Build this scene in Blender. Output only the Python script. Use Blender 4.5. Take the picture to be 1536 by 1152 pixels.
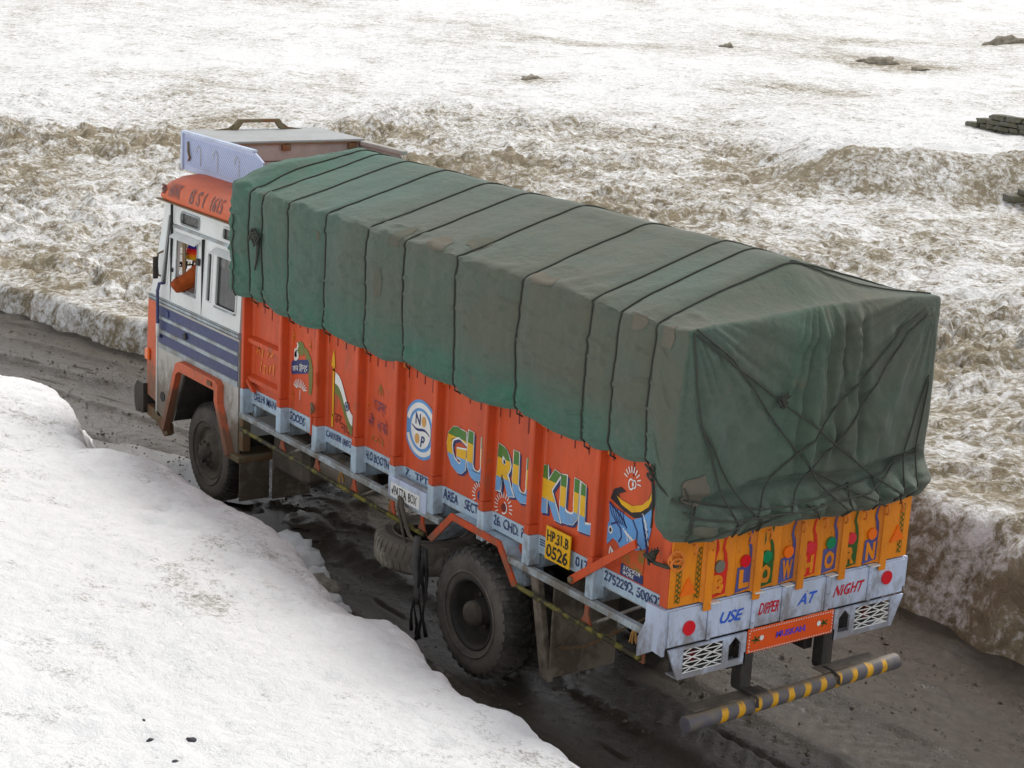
import bpy, math, random
import numpy as np
from mathutils import Vector, Matrix

random.seed(7)
for o in list(bpy.data.objects):
    bpy.data.objects.remove(o, do_unlink=True)
SC = bpy.context.scene
COL = SC.collection

# ------------------------------------------------------------------ camera
CAM = (-8.6727, 10.2735, 5.9992)
YAW, PITCH, ROLL = -0.63291, 0.25026, -0.05725
def camera_matrix():
    f = Vector((math.cos(PITCH)*math.cos(YAW), math.cos(PITCH)*math.sin(YAW), -math.sin(PITCH)))
    r = Vector((math.sin(YAW), -math.cos(YAW), 0))
    d = f.cross(r)
    c, s = math.cos(ROLL), math.sin(ROLL)
    r2 = c*r + s*d
    d2 = -s*r + c*d
    return Matrix(((r2.x, -d2.x, -f.x, CAM[0]), (r2.y, -d2.y, -f.y, CAM[1]), (r2.z, -d2.z, -f.z, CAM[2]), (0, 0, 0, 1)))
cd = bpy.data.cameras.new('camera')
cam = bpy.data.objects.new('camera', cd)
COL.objects.link(cam)
cam.matrix_world = camera_matrix()
cd.sensor_width = 36
cd.lens = 61.91
cd.clip_start = 0.1
cd.clip_end = 3000
SC.camera = cam

# ------------------------------------------------------------------ light
SUN_ELEV, SUN_AZ = math.radians(54), math.radians(-72)     # azimuth measured from +x towards +y
sun_dir = Vector((math.cos(SUN_ELEV)*math.cos(SUN_AZ), math.cos(SUN_ELEV)*math.sin(SUN_AZ), math.sin(SUN_ELEV)))
world = bpy.data.worlds.new('World')
SC.world = world
world.use_nodes = True
nt = world.node_tree
bg = nt.nodes['Background']
sky = nt.nodes.new('ShaderNodeTexSky')
sky.sky_type = 'NISHITA'
sky.sun_disc = False
sky.sun_elevation = SUN_ELEV
sky.sun_rotation = math.pi/2 - SUN_AZ
sky.altitude = 3000
sky.air_density = 1.0
sky.dust_density = 4.0
hs = nt.nodes.new('ShaderNodeHueSaturation')       # thin even cloud: the sky has lost most of its blue
hs.inputs['Saturation'].default_value = 0.12
nt.links.new(sky.outputs[0], hs.inputs['Color'])
nt.links.new(hs.outputs[0], bg.inputs['Color'])
bg.inputs['Strength'].default_value = 0.15
sl = bpy.data.lights.new('sun', 'SUN')
sl.energy = 1.5
sl.angle = math.radians(18)
sl.color = (1.0, 0.96, 0.9)
sun = bpy.data.objects.new('sun', sl)
COL.objects.link(sun)
sun.rotation_euler = sun_dir.to_track_quat('Z', 'Y').to_euler()
SC.view_settings.view_transform = 'Standard'
SC.view_settings.look = 'None'
SC.view_settings.gamma = 1
SC.view_settings.exposure = 0.78

# ------------------------------------------------------------------ numpy noise
def _hash(ix, iy, seed):
    h = (ix.astype(np.int64)*374761393 + iy.astype(np.int64)*668265263 + seed*1442695041) & 0xffffffff
    h = ((h ^ (h >> 13))*1274126177) & 0xffffffff
    h = ((h ^ (h >> 16))*2246822519) & 0xffffffff
    return ((h ^ (h >> 15)) & 0xffffff).astype(np.float64)/0xffffff
def perlin(x, y, seed=0):
    x0 = np.floor(x); y0 = np.floor(y)
    fx = x-x0; fy = y-y0
    u = fx*fx*fx*(fx*(fx*6-15)+10); v = fy*fy*fy*(fy*(fy*6-15)+10)
    def g(i, j):
        a = _hash(x0+i, y0+j, seed)*2*np.pi
        return np.cos(a)*(fx-i)+np.sin(a)*(fy-j)
    a = g(0, 0)*(1-u)+g(1, 0)*u
    b = g(0, 1)*(1-u)+g(1, 1)*u
    return (a*(1-v)+b*v)*1.5
def fbm(x, y, seed=0, oct=4, gain=.5):
    s = 0; a = 1; n = 0
    for i in range(oct):
        s = s+a*perlin(x*2**i+i*17.3, y*2**i-i*9.1, seed+i); n += a; a *= gain
    return s/n
def ridged(x, y, seed=0, oct=4, gain=.5):
    s = 0; a = 1; n = 0
    for i in range(oct):
        s = s+a*(1-np.abs(perlin(x*2**i+i*7.7, y*2**i+i*3.3, seed+i))*2); n += a; a *= gain
    return s/n
def worley(x, y, seed=0):
    x0 = np.floor(x); y0 = np.floor(y)
    f1 = np.full(np.shape(x), 9.0); f2 = f1.copy(); cid = f1.copy()
    for i in (-1, 0, 1):
        for j in (-1, 0, 1):
            px = x0+i+_hash(x0+i, y0+j, seed); py = y0+j+_hash(x0+i, y0+j, seed+77)
            d = np.hypot(px-x, py-y)
            c = _hash(x0+i, y0+j, seed+5)
            nearer = d < f1
            f2 = np.where(nearer, f1, np.minimum(f2, d))
            cid = np.where(nearer, c, cid)
            f1 = np.where(nearer, d, f1)
    return f1, f2, cid
def sst(a, b, x):
    t = np.clip((x-a)/(b-a), 0, 1)
    return t*t*(3-2*t)

# ------------------------------------------------------------------ materials
def lin(r, g, b):
    return tuple(((c/255)/12.92 if c/255 <= .04045 else (((c/255)+.055)/1.055)**2.4) for c in (r, g, b))
def new_mat(name):
    m = bpy.data.materials.new(name)
    m.use_nodes = True
    t = m.node_tree
    return m, t, t.nodes['Principled BSDF']
def nd(t, ty, **kw):
    n = t.nodes.new(ty)
    for k, v in kw.items():
        setattr(n, k, v)
    return n
def coord(t, scale=(1, 1, 1)):
    c = nd(t, 'ShaderNodeTexCoord')
    mp = nd(t, 'ShaderNodeMapping')
    mp.inputs['Scale'].default_value = scale
    t.links.new(c.outputs['Object'], mp.inputs[0])
    return mp.outputs[0]
def noise(t, vec, scale, detail=4, rough=.55, dist=0):
    n = nd(t, 'ShaderNodeTexNoise')
    n.inputs['Scale'].default_value = scale
    n.inputs['Detail'].default_value = detail
    n.inputs['Roughness'].default_value = rough
    n.inputs['Distortion'].default_value = dist
    t.links.new(vec, n.inputs['Vector'])
    return n.outputs['Fac']
def ramp(t, fac, a, b, lo=0., hi=1.):
    n = nd(t, 'ShaderNodeMapRange')
    n.clamp = True
    n.inputs[1].default_value = a; n.inputs[2].default_value = b
    n.inputs[3].default_value = lo; n.inputs[4].default_value = hi
    t.links.new(fac, n.inputs[0])
    return n.outputs[0]
def mix(t, fac, a, b, mode='MIX'):
    n = nd(t, 'ShaderNodeMix', data_type='RGBA', blend_type=mode)
    for sock, val in ((n.inputs[0], fac), (n.inputs[6], a), (n.inputs[7], b)):
        if isinstance(val, (int, float)):
            sock.default_value = val
        elif isinstance(val, tuple):
            sock.default_value = (*val[:3], 1)
        else:
            t.links.new(val, sock)
    return n.outputs[2]
def math_(t, op, a, b):
    n = nd(t, 'ShaderNodeMath', operation=op)
    for sock, val in ((n.inputs[0], a), (n.inputs[1], b)):
        if isinstance(val, (int, float)):
            sock.default_value = val
        else:
            t.links.new(val, sock)
    return n.outputs[0]
def bump(t, bsdf, h, strength, dist=.02):
    n = nd(t, 'ShaderNodeBump')
    n.inputs['Strength'].default_value = strength
    n.inputs['Distance'].default_value = dist
    t.links.new(h, n.inputs['Height'])
    t.links.new(n.outputs[0], bsdf.inputs['Normal'])
DIRT = lin(112, 98, 80)
def paint(name, col, rough=.45, dirt=DIRT, amount=.35, scale=2.2, lo=.45, hi=.75, bmp=.15, metal=0., streak=1., spec=.4, mud=0., chips=0.):
    m, t, b = new_mat(name)
    v = coord(t, (1, 1, streak))
    n1 = noise(t, v, scale, 6, .65)
    n2 = noise(t, v, scale*9, 5, .7)
    f = ramp(t, n1, lo, hi, 0, amount)
    f2 = ramp(t, n2, .5, .8, 0, amount*.8)
    c = mix(t, ramp(t, n1, .3, .7, 0, .25), col, tuple(x*.8 for x in col))
    c = mix(t, math_(t, 'MAXIMUM', f, f2), c, dirt)
    if chips:
        n5 = noise(t, v, 38, 3, .6, .3)
        c = mix(t, math_(t, 'MULTIPLY', ramp(t, n5, .66, .70, 0, chips), ramp(t, n1, .42, .6)), c, lin(70, 50, 40))
    if mud:
        sp = nd(t, 'ShaderNodeSeparateXYZ'); t.links.new(coord(t), sp.inputs[0])
        n6 = noise(t, coord(t, (1, 1, .45)), 5, 7, .7, .3)
        k = math_(t, 'SUBTRACT', math_(t, 'ADD', n6, ramp(t, sp.outputs[2], .65, 1.5, .32, -.12)), .5)
        c = mix(t, ramp(t, k, -.02, .14, 0, mud), c, lin(104, 90, 72))
    t.links.new(c, b.inputs['Base Color'])
    t.links.new(ramp(t, n2, .3, .7, rough-.08, rough+.15), b.inputs['Roughness'])
    b.inputs['Metallic'].default_value = metal
    b.inputs['Specular IOR Level'].default_value = spec
    bump(t, b, n2, bmp, .01)
    return m
M = {}
ORANGE = lin(205, 80, 36)
M['orange'] = paint('orange paint', ORANGE, .5, lin(146, 66, 40), .65, 1.9, bmp=.25, mud=.75, chips=.6, streak=.35)
M['orange_cab'] = paint('faded orange paint', lin(206, 100, 64), .55, lin(150, 92, 68), .45, 2.5, mud=.8, chips=.4)
M['yellow_orange'] = paint('tailgate paint', lin(226, 134, 16), .45, lin(150, 84, 24), .6, 2.6, chips=.7, bmp=.25, streak=.35)
M['pale_blue'] = paint('pale blue paint', lin(176, 198, 214), .5, lin(122, 118, 108), .5, 3.0, mud=.75, chips=.6)
M['tail_white'] = paint('bluish white paint', lin(188, 200, 222), .5, lin(128, 126, 128), .5, 3.0, mud=.65, chips=.6, streak=.4)
M['cab_white'] = paint('white cab paint', lin(218, 221, 219), .4, lin(160, 156, 146), .3, 2.2, mud=.2, chips=.3)
M['silver'] = paint('dull aluminium sheet', lin(186, 184, 178), .5, lin(140, 130, 114), .5, 2.2, metal=.1, mud=.8)
M['navy'] = paint('navy stripe paint', lin(62, 70, 110), .45, lin(88, 86, 98), .35, 3)
M['rail'] = paint('pale rail paint', lin(172, 184, 190), .5, lin(105, 98, 82), .65, 4, lo=.4, hi=.62, mud=.8, chips=.6)
M['grey_box'] = paint('lilac white chequer plate', lin(176, 186, 214), .45, lin(140, 140, 150), .3, 3)
M['lid'] = paint('grey sheet lid', lin(158, 160, 160), .6, lin(130, 126, 116), .4, 2.5)
M['plank'] = paint('weathered board', lin(168, 166, 160), .8, lin(132, 126, 116), .6, 3, bmp=.5)
M['rust'] = paint('rusty olive steel', lin(110, 102, 78), .7, lin(120, 72, 38), .8, 5, lo=.4, hi=.6, bmp=.4)
M['dark_steel'] = paint('dark muddy steel', (.028, .026, .024), .7, (.085, .07, .055), .7, 3, lo=.4, hi=.65, bmp=.4)
M['mud_steel'] = paint('mud caked steel', (.07, .058, .046), .85, (.16, .13, .10), .8, 2.5, lo=.4, hi=.6, bmp=.6)
M['rubber'] = paint('muddy rubber', (.028, .027, .026), .75, (.12, .105, .088), .75, 3.5, lo=.38, hi=.62, bmp=.4)
M['sidewall'] = paint('muddy tyre wall', (.075, .067, .058), .8, (.17, .145, .12), .8, 3, lo=.38, hi=.6, bmp=.4)
M['rubber_dry'] = paint('dried mud on tread', (.46, .41, .34), .85, (.20, .17, .14), .9, 1.8, lo=.48, hi=.54, bmp=.5)
M['flap'] = paint('muddy flap', (.10, .078, .056), .9, (.21, .175, .135), .9, 1.9, lo=.47, hi=.56, bmp=.5)
M['black'] = paint('black rubber trim', (.018, .018, .018), .5, (.07, .065, .06), .4)
M['white_dec'] = paint('white sign paint', lin(225, 226, 222), .5, lin(170, 160, 150), .3, 6)
M['blue_let'] = paint('dark blue lettering', lin(36, 52, 104), .5, lin(90, 90, 104), .3, 8)
M['faint_blue'] = paint('worn blue lettering', lin(96, 62, 88), .5, ORANGE, .8, 14, lo=.42, hi=.62)
M['faint_yellow'] = paint('worn yellow lettering', lin(222, 132, 22), .5, ORANGE, .8, 12, lo=.45, hi=.6)
M['faint_green'] = paint('worn green paint', lin(128, 110, 42), .5, ORANGE, .9, 16, lo=.42, hi=.6)
M['bright_blue'] = paint('bright blue lettering', lin(38, 88, 196), .5, lin(120, 140, 190), .2, 8)
M['red_let'] = paint('red lettering', lin(190, 22, 44), .5, lin(150, 60, 60), .2, 8)
M['paint_red'] = paint('red sign paint', lin(206, 30, 18), .5, lin(150, 60, 20), .3, 6)
M['paint_blue'] = paint('blue sign paint', lin(72, 78, 140), .5, lin(120, 90, 80), .3, 6)
M['paint_green'] = paint('green sign paint', lin(34, 84, 24), .5, lin(90, 80, 20), .3, 6)
M['leaf_green'] = paint('leaf green paint', lin(96, 116, 52), .5, ORANGE, .35, 6)
M['paint_yellow'] = paint('yellow sign paint', lin(222, 168, 14), .5, lin(160, 110, 20), .3, 6)
M['plate_yellow'] = paint('yellow number plate', lin(232, 176, 12), .45, lin(150, 110, 30), .3, 6)
M['sky_blue'] = paint('sky blue sign paint', lin(92, 150, 206), .5, lin(110, 120, 150), .25, 6)
M['tan'] = paint('tan sign paint', lin(206, 156, 88), .5, lin(160, 120, 80), .3, 9)
M['black_let'] = paint('black lettering', (.012, .012, .014), .5, (.06, .05, .04), .3, 8)
M['yellow_guard'] = paint('worn yellow black bar', lin(120, 112, 44), .7, lin(50, 46, 34), .95, 9, lo=.42, hi=.52)
M['plate_orange'] = paint('bright orange plate', lin(226, 84, 20), .45, lin(170, 80, 30), .25, 4)
M['purple_let'] = paint('violet lettering', lin(84, 64, 196), .5, lin(120, 70, 120), .3, 8)
M['hook'] = paint('orange hook', lin(214, 120, 40), .6, lin(120, 60, 30), .5, 20)
M['drip'] = paint('dark red paint run', lin(112, 30, 18), .5, lin(90, 28, 18), .4, 12)
def gloss(name, col, rough=.15):
    m, t, b = new_mat(name)
    v = coord(t)
    n = noise(t, v, 60, 2)
    t.links.new(mix(t, ramp(t, n, .35, .65, 0, .3), col, tuple(c*.7 for c in col)), b.inputs['Base Color'])
    b.inputs['Roughness'].default_value = rough
    b.inputs['Coat Weight'].default_value = .5
    return m
M['refl_red'] = gloss('red reflector', lin(214, 24, 40), .2)
M['refl_green'] = gloss('green reflector', lin(20, 130, 84), .2)
M['refl_orange'] = gloss('orange reflector', lin(240, 112, 22), .2)
M['refl_grey'] = gloss('grey reflector', lin(118, 114, 104), .3)
M['refl_pink'] = gloss('pinkish red reflector', lin(214, 50, 62), .2)
def glass(name, tint, alpha):
    m, t, b = new_mat(name)
    n = noise(t, coord(t), 5, 4)
    t.links.new(mix(t, ramp(t, n, .4, .7, 0, .5), tint, lin(96, 96, 92)), b.inputs['Base Color'])
    b.inputs['Roughness'].default_value = .12
    b.inputs['Alpha'].default_value = alpha
    return m
M['dark_glass'] = glass('dusty dark glass', (.03, .032, .034), .9)
M['clear_glass'] = glass('clear glass', (.5, .52, .54), .16)

def mat_pipe():
    m, t, b = new_mat('striped bumper pipe paint')
    c = nd(t, 'ShaderNodeTexCoord'); sp = nd(t, 'ShaderNodeSeparateXYZ')
    t.links.new(c.outputs['Object'], sp.inputs[0])
    n1 = noise(t, c.outputs['Object'], 14, 4)
    s = math_(t, 'ADD', sp.outputs[1], math_(t, 'MULTIPLY', sp.outputs[2], .25))
    s = math_(t, 'ADD', s, math_(t, 'MULTIPLY', n1, .03))
    fr = math_(t, 'FRACT', math_(t, 'MULTIPLY', s, 1/.165), 0)
    inb = math_(t, 'LESS_THAN', fr, .36)
    lim = math_(t, 'MULTIPLY', math_(t, 'GREATER_THAN', sp.outputs[1], .32), math_(t, 'LESS_THAN', sp.outputs[1], 2.12))
    grey = mix(t, ramp(t, n1, .4, .7), lin(86, 84, 92), lin(108, 100, 88))
    yel = mix(t, ramp(t, n1, .5, .8, 0, .5), lin(214, 158, 14), lin(120, 96, 40))
    col = mix(t, math_(t, 'MULTIPLY', inb, lim), grey, yel)
    geo = nd(t, 'ShaderNodeNewGeometry'); sg = nd(t, 'ShaderNodeSeparateXYZ')
    t.links.new(geo.outputs['Normal'], sg.inputs[0])
    t.links.new(mix(t, math_(t, 'MULTIPLY', ramp(t, sg.outputs[2], .75, .98), ramp(t, n1, .25, .5)), col, lin(116, 106, 90)), b.inputs['Base Color'])
    b.inputs['Roughness'].default_value = .6
    return m
M['pipe'] = mat_pipe()

def mat_gradient_letters():
    m, t, b = new_mat('green yellow blue letter paint')
    c = nd(t, 'ShaderNodeTexCoord'); sp = nd(t, 'ShaderNodeSeparateXYZ')
    t.links.new(c.outputs['Object'], sp.inputs[0])
    n1 = noise(t, c.outputs['Object'], 9, 4)
    z = sp.outputs[2]
    col = mix(t, math_(t, 'GREATER_THAN', z, 1.785), lin(104, 158, 206), lin(220, 170, 16))
    col = mix(t, math_(t, 'GREATER_THAN', z, 1.945), col, lin(62, 116, 40))
    t.links.new(mix(t, ramp(t, n1, .5, .8, 0, .35), col, lin(150, 110, 60)), b.inputs['Base Color'])
    b.inputs['Roughness'].default_value = .5
    return m
M['gurukul'] = mat_gradient_letters()

def mat_tarp():
    m, t, b = new_mat('weathered green canvas')
    v = coord(t)
    big = noise(t, v, .9, 6, .6, .4)
    mid = noise(t, v, 3.2, 6, .65, .6)
    fine = noise(t, v, 26, 5, .7)
    weave = noise(t, coord(t, (1, 1, 1)), 240, 2, .5)
    green = mix(t, ramp(t, mid, .35, .65), lin(60, 90, 79), lin(74, 104, 92))
    dusty = mix(t, ramp(t, fine, .35, .65), lin(76, 84, 74), lin(94, 99, 88))
    c = mix(t, ramp(t, big, .30, .66, .25, .85), green, dusty)
    at = nd(t, 'ShaderNodeAttribute', attribute_name='fresh')
    c = mix(t, math_(t, 'MULTIPLY', at.outputs['Fac'], ramp(t, mid, .3, .6, .3, 1)), c, lin(42, 106, 86))
    ag = nd(t, 'ShaderNodeAttribute', attribute_name='grime')
    c = mix(t, math_(t, 'MULTIPLY', ag.outputs['Fac'], ramp(t, mid, .3, .6, .45, 1)), c, lin(88, 85, 72))
    st = noise(t, v, 5.5, 3, .5, .2)
    c = mix(t, ramp(t, st, .66, .76, 0, .35), c, lin(106, 96, 80))
    c = mix(t, ramp(t, fine, .58, .8, 0, .4), c, lin(66, 78, 68))
    t.links.new(c, b.inputs['Base Color'])
    b.inputs['Roughness'].default_value = .85
    b.inputs['Specular IOR Level'].default_value = .25
    b.inputs['Sheen Weight'].default_value = .1
    cr = nd(t, 'ShaderNodeTexNoise'); cr.noise_type = 'RIDGED_MULTIFRACTAL'
    cr.inputs['Scale'].default_value = 2.6; cr.inputs['Detail'].default_value = 6; cr.inputs['Distortion'].default_value = .8
    t.links.new(coord(t, (1, 1, 1.4)), cr.inputs['Vector'])
    h = math_(t, 'ADD', math_(t, 'MULTIPLY', mid, 1.0), math_(t, 'ADD', math_(t, 'MULTIPLY', fine, .35), math_(t, 'MULTIPLY', weave, .06)))
    h = math_(t, 'ADD', h, math_(t, 'MULTIPLY', cr.outputs['Fac'], .35))
    bump(t, b, h, .6, .03)
    return m
M['tarp'] = mat_tarp()
M['patch'] = paint('brown canvas patch', lin(102, 96, 84), .9, lin(86, 88, 78), .7, 6, bmp=.3)
M['patch_rust'] = paint('rust brown canvas patch', lin(92, 90, 76), .9, lin(80, 90, 80), .8, 6, bmp=.3)
def mat_rope():
    m, t, b = new_mat('dark twisted rope')
    v = coord(t)
    w = nd(t, 'ShaderNodeTexWave', wave_type='BANDS', bands_direction='DIAGONAL')
    w.inputs['Scale'].default_value = 30
    w.inputs['Distortion'].default_value = 2.5
    t.links.new(v, w.inputs['Vector'])
    t.links.new(mix(t, w.outputs['Fac'], lin(50, 52, 46), lin(74, 76, 66)), b.inputs['Base Color'])
    b.inputs['Roughness'].default_value = .9
    bump(t, b, w.outputs['Fac'], .6, .006)
    return m
M['rope'] = mat_rope()

def mat_snow(name, dirt_a, dirt_b, fine=18., bstr=.5, snow_a=(.86, .865, .87), snow_b=(.80, .80, .79), speck=.5, bd=.06):
    m, t, b = new_mat(name)
    v = coord(t)
    at = nd(t, 'ShaderNodeAttribute', attribute_name='dirt')
    n1 = noise(t, v, 1.3, 8, .68, .6)
    n2 = noise(t, v, fine*.35, 7, .7, 1.2)
    n3 = noise(t, v, fine*3, 4, .7)
    s = mix(t, ramp(t, n2, .35, .65), snow_a, snow_b)
    dcol = mix(t, ramp(t, n2, .35, .65), dirt_a, dirt_b)
    # dirt attribute sets how much of the broken-up noise counts as dirt
    n4 = noise(t, v, fine*1.1, 6, .7, .5)
    f = math_(t, 'ADD', math_(t, 'MULTIPLY', n1, .20), math_(t, 'ADD', math_(t, 'MULTIPLY', n2, .38), math_(t, 'MULTIPLY', n4, .42)))
    thr = math_(t, 'SUBTRACT', math_(t, 'ADD', f, at.outputs['Fac']), 1.0)
    k = ramp(t, thr, -.05, .07)
    c = mix(t, k, s, dcol)
    c = mix(t, math_(t, 'MULTIPLY', ramp(t, n3, .62, .74, 0, speck), ramp(t, at.outputs['Fac'], .1, .5, .25, 1)), c, dirt_b)
    t.links.new(c, b.inputs['Base Color'])
    b.inputs['Roughness'].default_value = .75
    b.inputs['Specular IOR Level'].default_value = .2
    h = math_(t, 'ADD', math_(t, 'ADD', n2, math_(t, 'MULTIPLY', n4, .6)), math_(t, 'MULTIPLY', n3, .3))
    bump(t, b, h, bstr, bd)
    return m
M['snow_far'] = mat_snow('dirty avalanche snow', lin(168, 156, 132), lin(122, 110, 88), 10, .8, (.88, .88, .875), (.80, .80, .79), bd=.10)
M['snow_near'] = mat_snow('old granular snow', lin(196, 190, 180), lin(150, 144, 134), 34, .8, (.97, .97, .97), (.90, .90, .90), .9, bd=.045)
M['chunk'] = mat_snow('broken snow', lin(176, 168, 156), lin(112, 104, 94), 16, .5)
M['stone'] = paint('lichen grey stone', lin(112, 110, 106), .85, lin(88, 86, 62), .8, 2.5, lo=.42, hi=.6, bmp=.8)
M['dark_stone'] = paint('dark slate stone', lin(52, 50, 58), .7, lin(84, 78, 70), .5, 9, bmp=.6)
M['earth'] = paint('bare brown earth', lin(150, 142, 126), .9, lin(104, 98, 84), .8, 3.0, lo=.4, hi=.6, bmp=1)

def mat_road():
    m, t, b = new_mat('wet dark mud road')
    v = coord(t)
    vs = coord(t, (.35, 1, 1))
    n1 = noise(t, vs, 1.1, 7, .65, .5)
    n2 = noise(t, v, 9, 8, .75, .4)
    n3 = noise(t, v, 60, 4, .75)
    at = nd(t, 'ShaderNodeAttribute', attribute_name='dry')
    ag = nd(t, 'ShaderNodeAttribute', attribute_name='grit')
    base = mix(t, ramp(t, n2, .35, .65), (.050, .038, .027), (.082, .065, .047))
    lig = mix(t, ramp(t, n2, .3, .7), (.060, .049, .038), (.098, .082, .066))
    f = math_(t, 'MULTIPLY', at.outputs['Fac'], ramp(t, n1, .3, .62, .25, 1))
    c = mix(t, f, base, lig)
    c = mix(t, math_(t, 'MULTIPLY', ag.outputs['Fac'], ramp(t, n3, .4, .62)), c, (.17, .15, .128))
    t.links.new(c, b.inputs['Base Color'])
    t.links.new(ramp(t, n1, .35, .65, .16, .5), b.inputs['Roughness'])
    b.inputs['Specular IOR Level'].default_value = .35
    bump(t, b, math_(t, 'ADD', n2, math_(t, 'MULTIPLY', n3, .5)), .8, .03)
    return m
M['road'] = mat_road()
def mat_water():
    m, t, b = new_mat('muddy water')
    n = noise(t, coord(t), 3, 4)
    t.links.new(mix(t, ramp(t, n, .35, .65), (.10, .09, .076), (.14, .126, .108)), b.inputs['Base Color'])
    b.inputs['Roughness'].default_value = .3
    b.inputs['IOR'].default_value = 1.33
    bump(t, b, noise(t, coord(t), 12, 2), .05, .01)
    return m
M['water'] = mat_water()

# ------------------------------------------------------------------ mesh helpers
class MB:
    def __init__(s):
        s.v = []; s.f = []
    def add(s, vs, fs):
        n = len(s.v)
        s.v += [tuple(map(float, p)) for p in vs]
        s.f += [tuple(i+n for i in f) for f in fs]
        return s
    def box(s, x0, x1, y0, y1, z0, z1, bev=0.):
        x0, x1 = min(x0, x1), max(x0, x1); y0, y1 = min(y0, y1), max(y0, y1); z0, z1 = min(z0, z1), max(z0, z1)
        if bev <= 0:
            vs = [(x, y, z) for x in (x0, x1) for y in (y0, y1) for z in (z0, z1)]
            return s.add(vs, [(0, 1, 3, 2), (4, 6, 7, 5), (0, 4, 5, 1), (2, 3, 7, 6), (0, 2, 6, 4), (1, 5, 7, 3)])
        b = min(bev, (x1-x0)*.45, (y1-y0)*.45, (z1-z0)*.45)
        vs = []; idx = {}
        for i, x in enumerate((x0, x1)):
            for j, y in enumerate((y0, y1)):
                for k, z in enumerate((z0, z1)):
                    sx = b if i == 0 else -b; sy = b if j == 0 else -b; sz = b if k == 0 else -b
                    idx[i, j, k, 'x'] = len(vs); vs.append((x, y+sy, z+sz))
                    idx[i, j, k, 'y'] = len(vs); vs.append((x+sx, y, z+sz))
                    idx[i, j, k, 'z'] = len(vs); vs.append((x+sx, y+sy, z))
        fs = []
        for i in (0, 1):
            fs.append(tuple(idx[i, j, k, 'x'] for j, k in ((0, 0), (1, 0), (1, 1), (0, 1))))
            fs.append(tuple(idx[j, i, k, 'y'] for j, k in ((0, 0), (1, 0), (1, 1), (0, 1))))
            fs.append(tuple(idx[j, k, i, 'z'] for j, k in ((0, 0), (1, 0), (1, 1), (0, 1))))
        for a in (0, 1):
            for c in (0, 1):
                fs.append((idx[a, c, 0, 'x'], idx[a, c, 1, 'x'], idx[a, c, 1, 'y'], idx[a, c, 0, 'y']))
                fs.append((idx[a, 0, c, 'x'], idx[a, 1, c, 'x'], idx[a, 1, c, 'z'], idx[a, 0, c, 'z']))
                fs.append((idx[0, a, c, 'y'], idx[1, a, c, 'y'], idx[1, a, c, 'z'], idx[0, a, c, 'z']))
                for e in (0, 1):
                    fs.append((idx[a, c, e, 'x'], idx[a, c, e, 'y'], idx[a, c, e, 'z']))
        return s.add(vs, fs)
    def prism(s, poly, axis, a, b):
        """poly: 2-D points in the two other axes (in x,y,z order), extruded along axis from a to b"""
        def P(p, w):
            return {'x': (w, p[0], p[1]), 'y': (p[0], w, p[1]), 'z': (p[0], p[1], w)}[axis]
        n = len(poly)
        vs = [P(p, a) for p in poly]+[P(p, b) for p in poly]
        fs = [tuple(range(n)), tuple(range(2*n-1, n-1, -1))]
        fs += [(i, (i+1) % n, n+(i+1) % n, n+i) for i in range(n)]
        return s.add(vs, fs)
    def tube(s, pts, r, seg=8, closed=False, cap=True):
        pts = [Vector(p) for p in pts]
        n = len(pts)
        rs = r if isinstance(r, (list, tuple)) else [r]*n
        vs = []; fs = []
        up = Vector((0, 0, 1))
        prev = None
        for i, p in enumerate(pts):
            a = pts[i-1] if (i > 0 or closed) else p
            c = pts[(i+1) % n] if (i < n-1 or closed) else p
            d = (c-a)
            d = d.normalized() if d.length > 1e-9 else Vector((1, 0, 0))
            if prev is None:
                e = d.cross(up)
                if e.length < .1:
                    e = d.cross(Vector((1, 0, 0)))
            else:
                e = prev-d*prev.dot(d)
            e.normalize(); prev = e
            g = d.cross(e)
            for k in range(seg):
                w = 2*math.pi*k/seg
                vs.append(p+rs[i]*(math.cos(w)*e+math.sin(w)*g))
        m = n if closed else n-1
        for i in range(m):
            for k in range(seg):
                a = i*seg+k; b = i*seg+(k+1) % seg
                c = ((i+1) % n)*seg+(k+1) % seg; d = ((i+1) % n)*seg+k
                fs.append((a, b, c, d))
        if cap and not closed:
            fs.append(tuple(range(seg))[::-1]); fs.append(tuple((n-1)*seg+k for k in range(seg)))
        return s.add(vs, fs)
    def lathe_y(s, prof, c=(0, 0, 0), seg=48, closed=False):
        """profile of (y, r) turned about an axis along y"""
        n = len(prof); vs = []; fs = []
        for k in range(seg):
            w = 2*math.pi*k/seg
            for y, r in prof:
                vs.append((c[0]+r*math.cos(w), c[1]+y, c[2]+r*math.sin(w)))
        for k in range(seg):
            for i in range(n if closed else n-1):
                a = k*n+i; b = k*n+(i+1) % n
                fs.append((a, b, ((k+1) % seg)*n+(i+1) % n, ((k+1) % seg)*n+i))
        return s.add(vs, fs)
    def plate(s, poly3):
        return s.add(poly3, [tuple(range(len(poly3)))])
    def mesh(s, name, smooth=False):
        me = bpy.data.meshes.new(name)
        me.from_pydata(s.v, [], s.f)
        me.update()
        if smooth:
            me.polygons.foreach_set('use_smooth', [True]*len(me.polygons))
        return me
def link(name, me, mat, parent=None):
    if mat is not None and not me.materials:
        me.materials.append(M[mat] if isinstance(mat, str) else mat)
    o = bpy.data.objects.new(name, me)
    COL.objects.link(o)
    if parent is not None:
        o.parent = parent
        if parent.type == 'EMPTY':
            o.location = -parent.location
    return o
def part(name, mb, mat, parent=None, smooth=False, label=None):
    o = link(name, mb.mesh(name, smooth), mat, parent)
    if label:
        o['label'] = label
    return o
def tag(o, label, cat, group=None):
    o['label'] = label; o['category'] = cat
    if group:
        o['group'] = group
    return o
def empty(name, loc):
    o = bpy.data.objects.new(name, None)
    COL.objects.link(o)
    o.location = loc
    o.empty_display_size = .2
    return o
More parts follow.
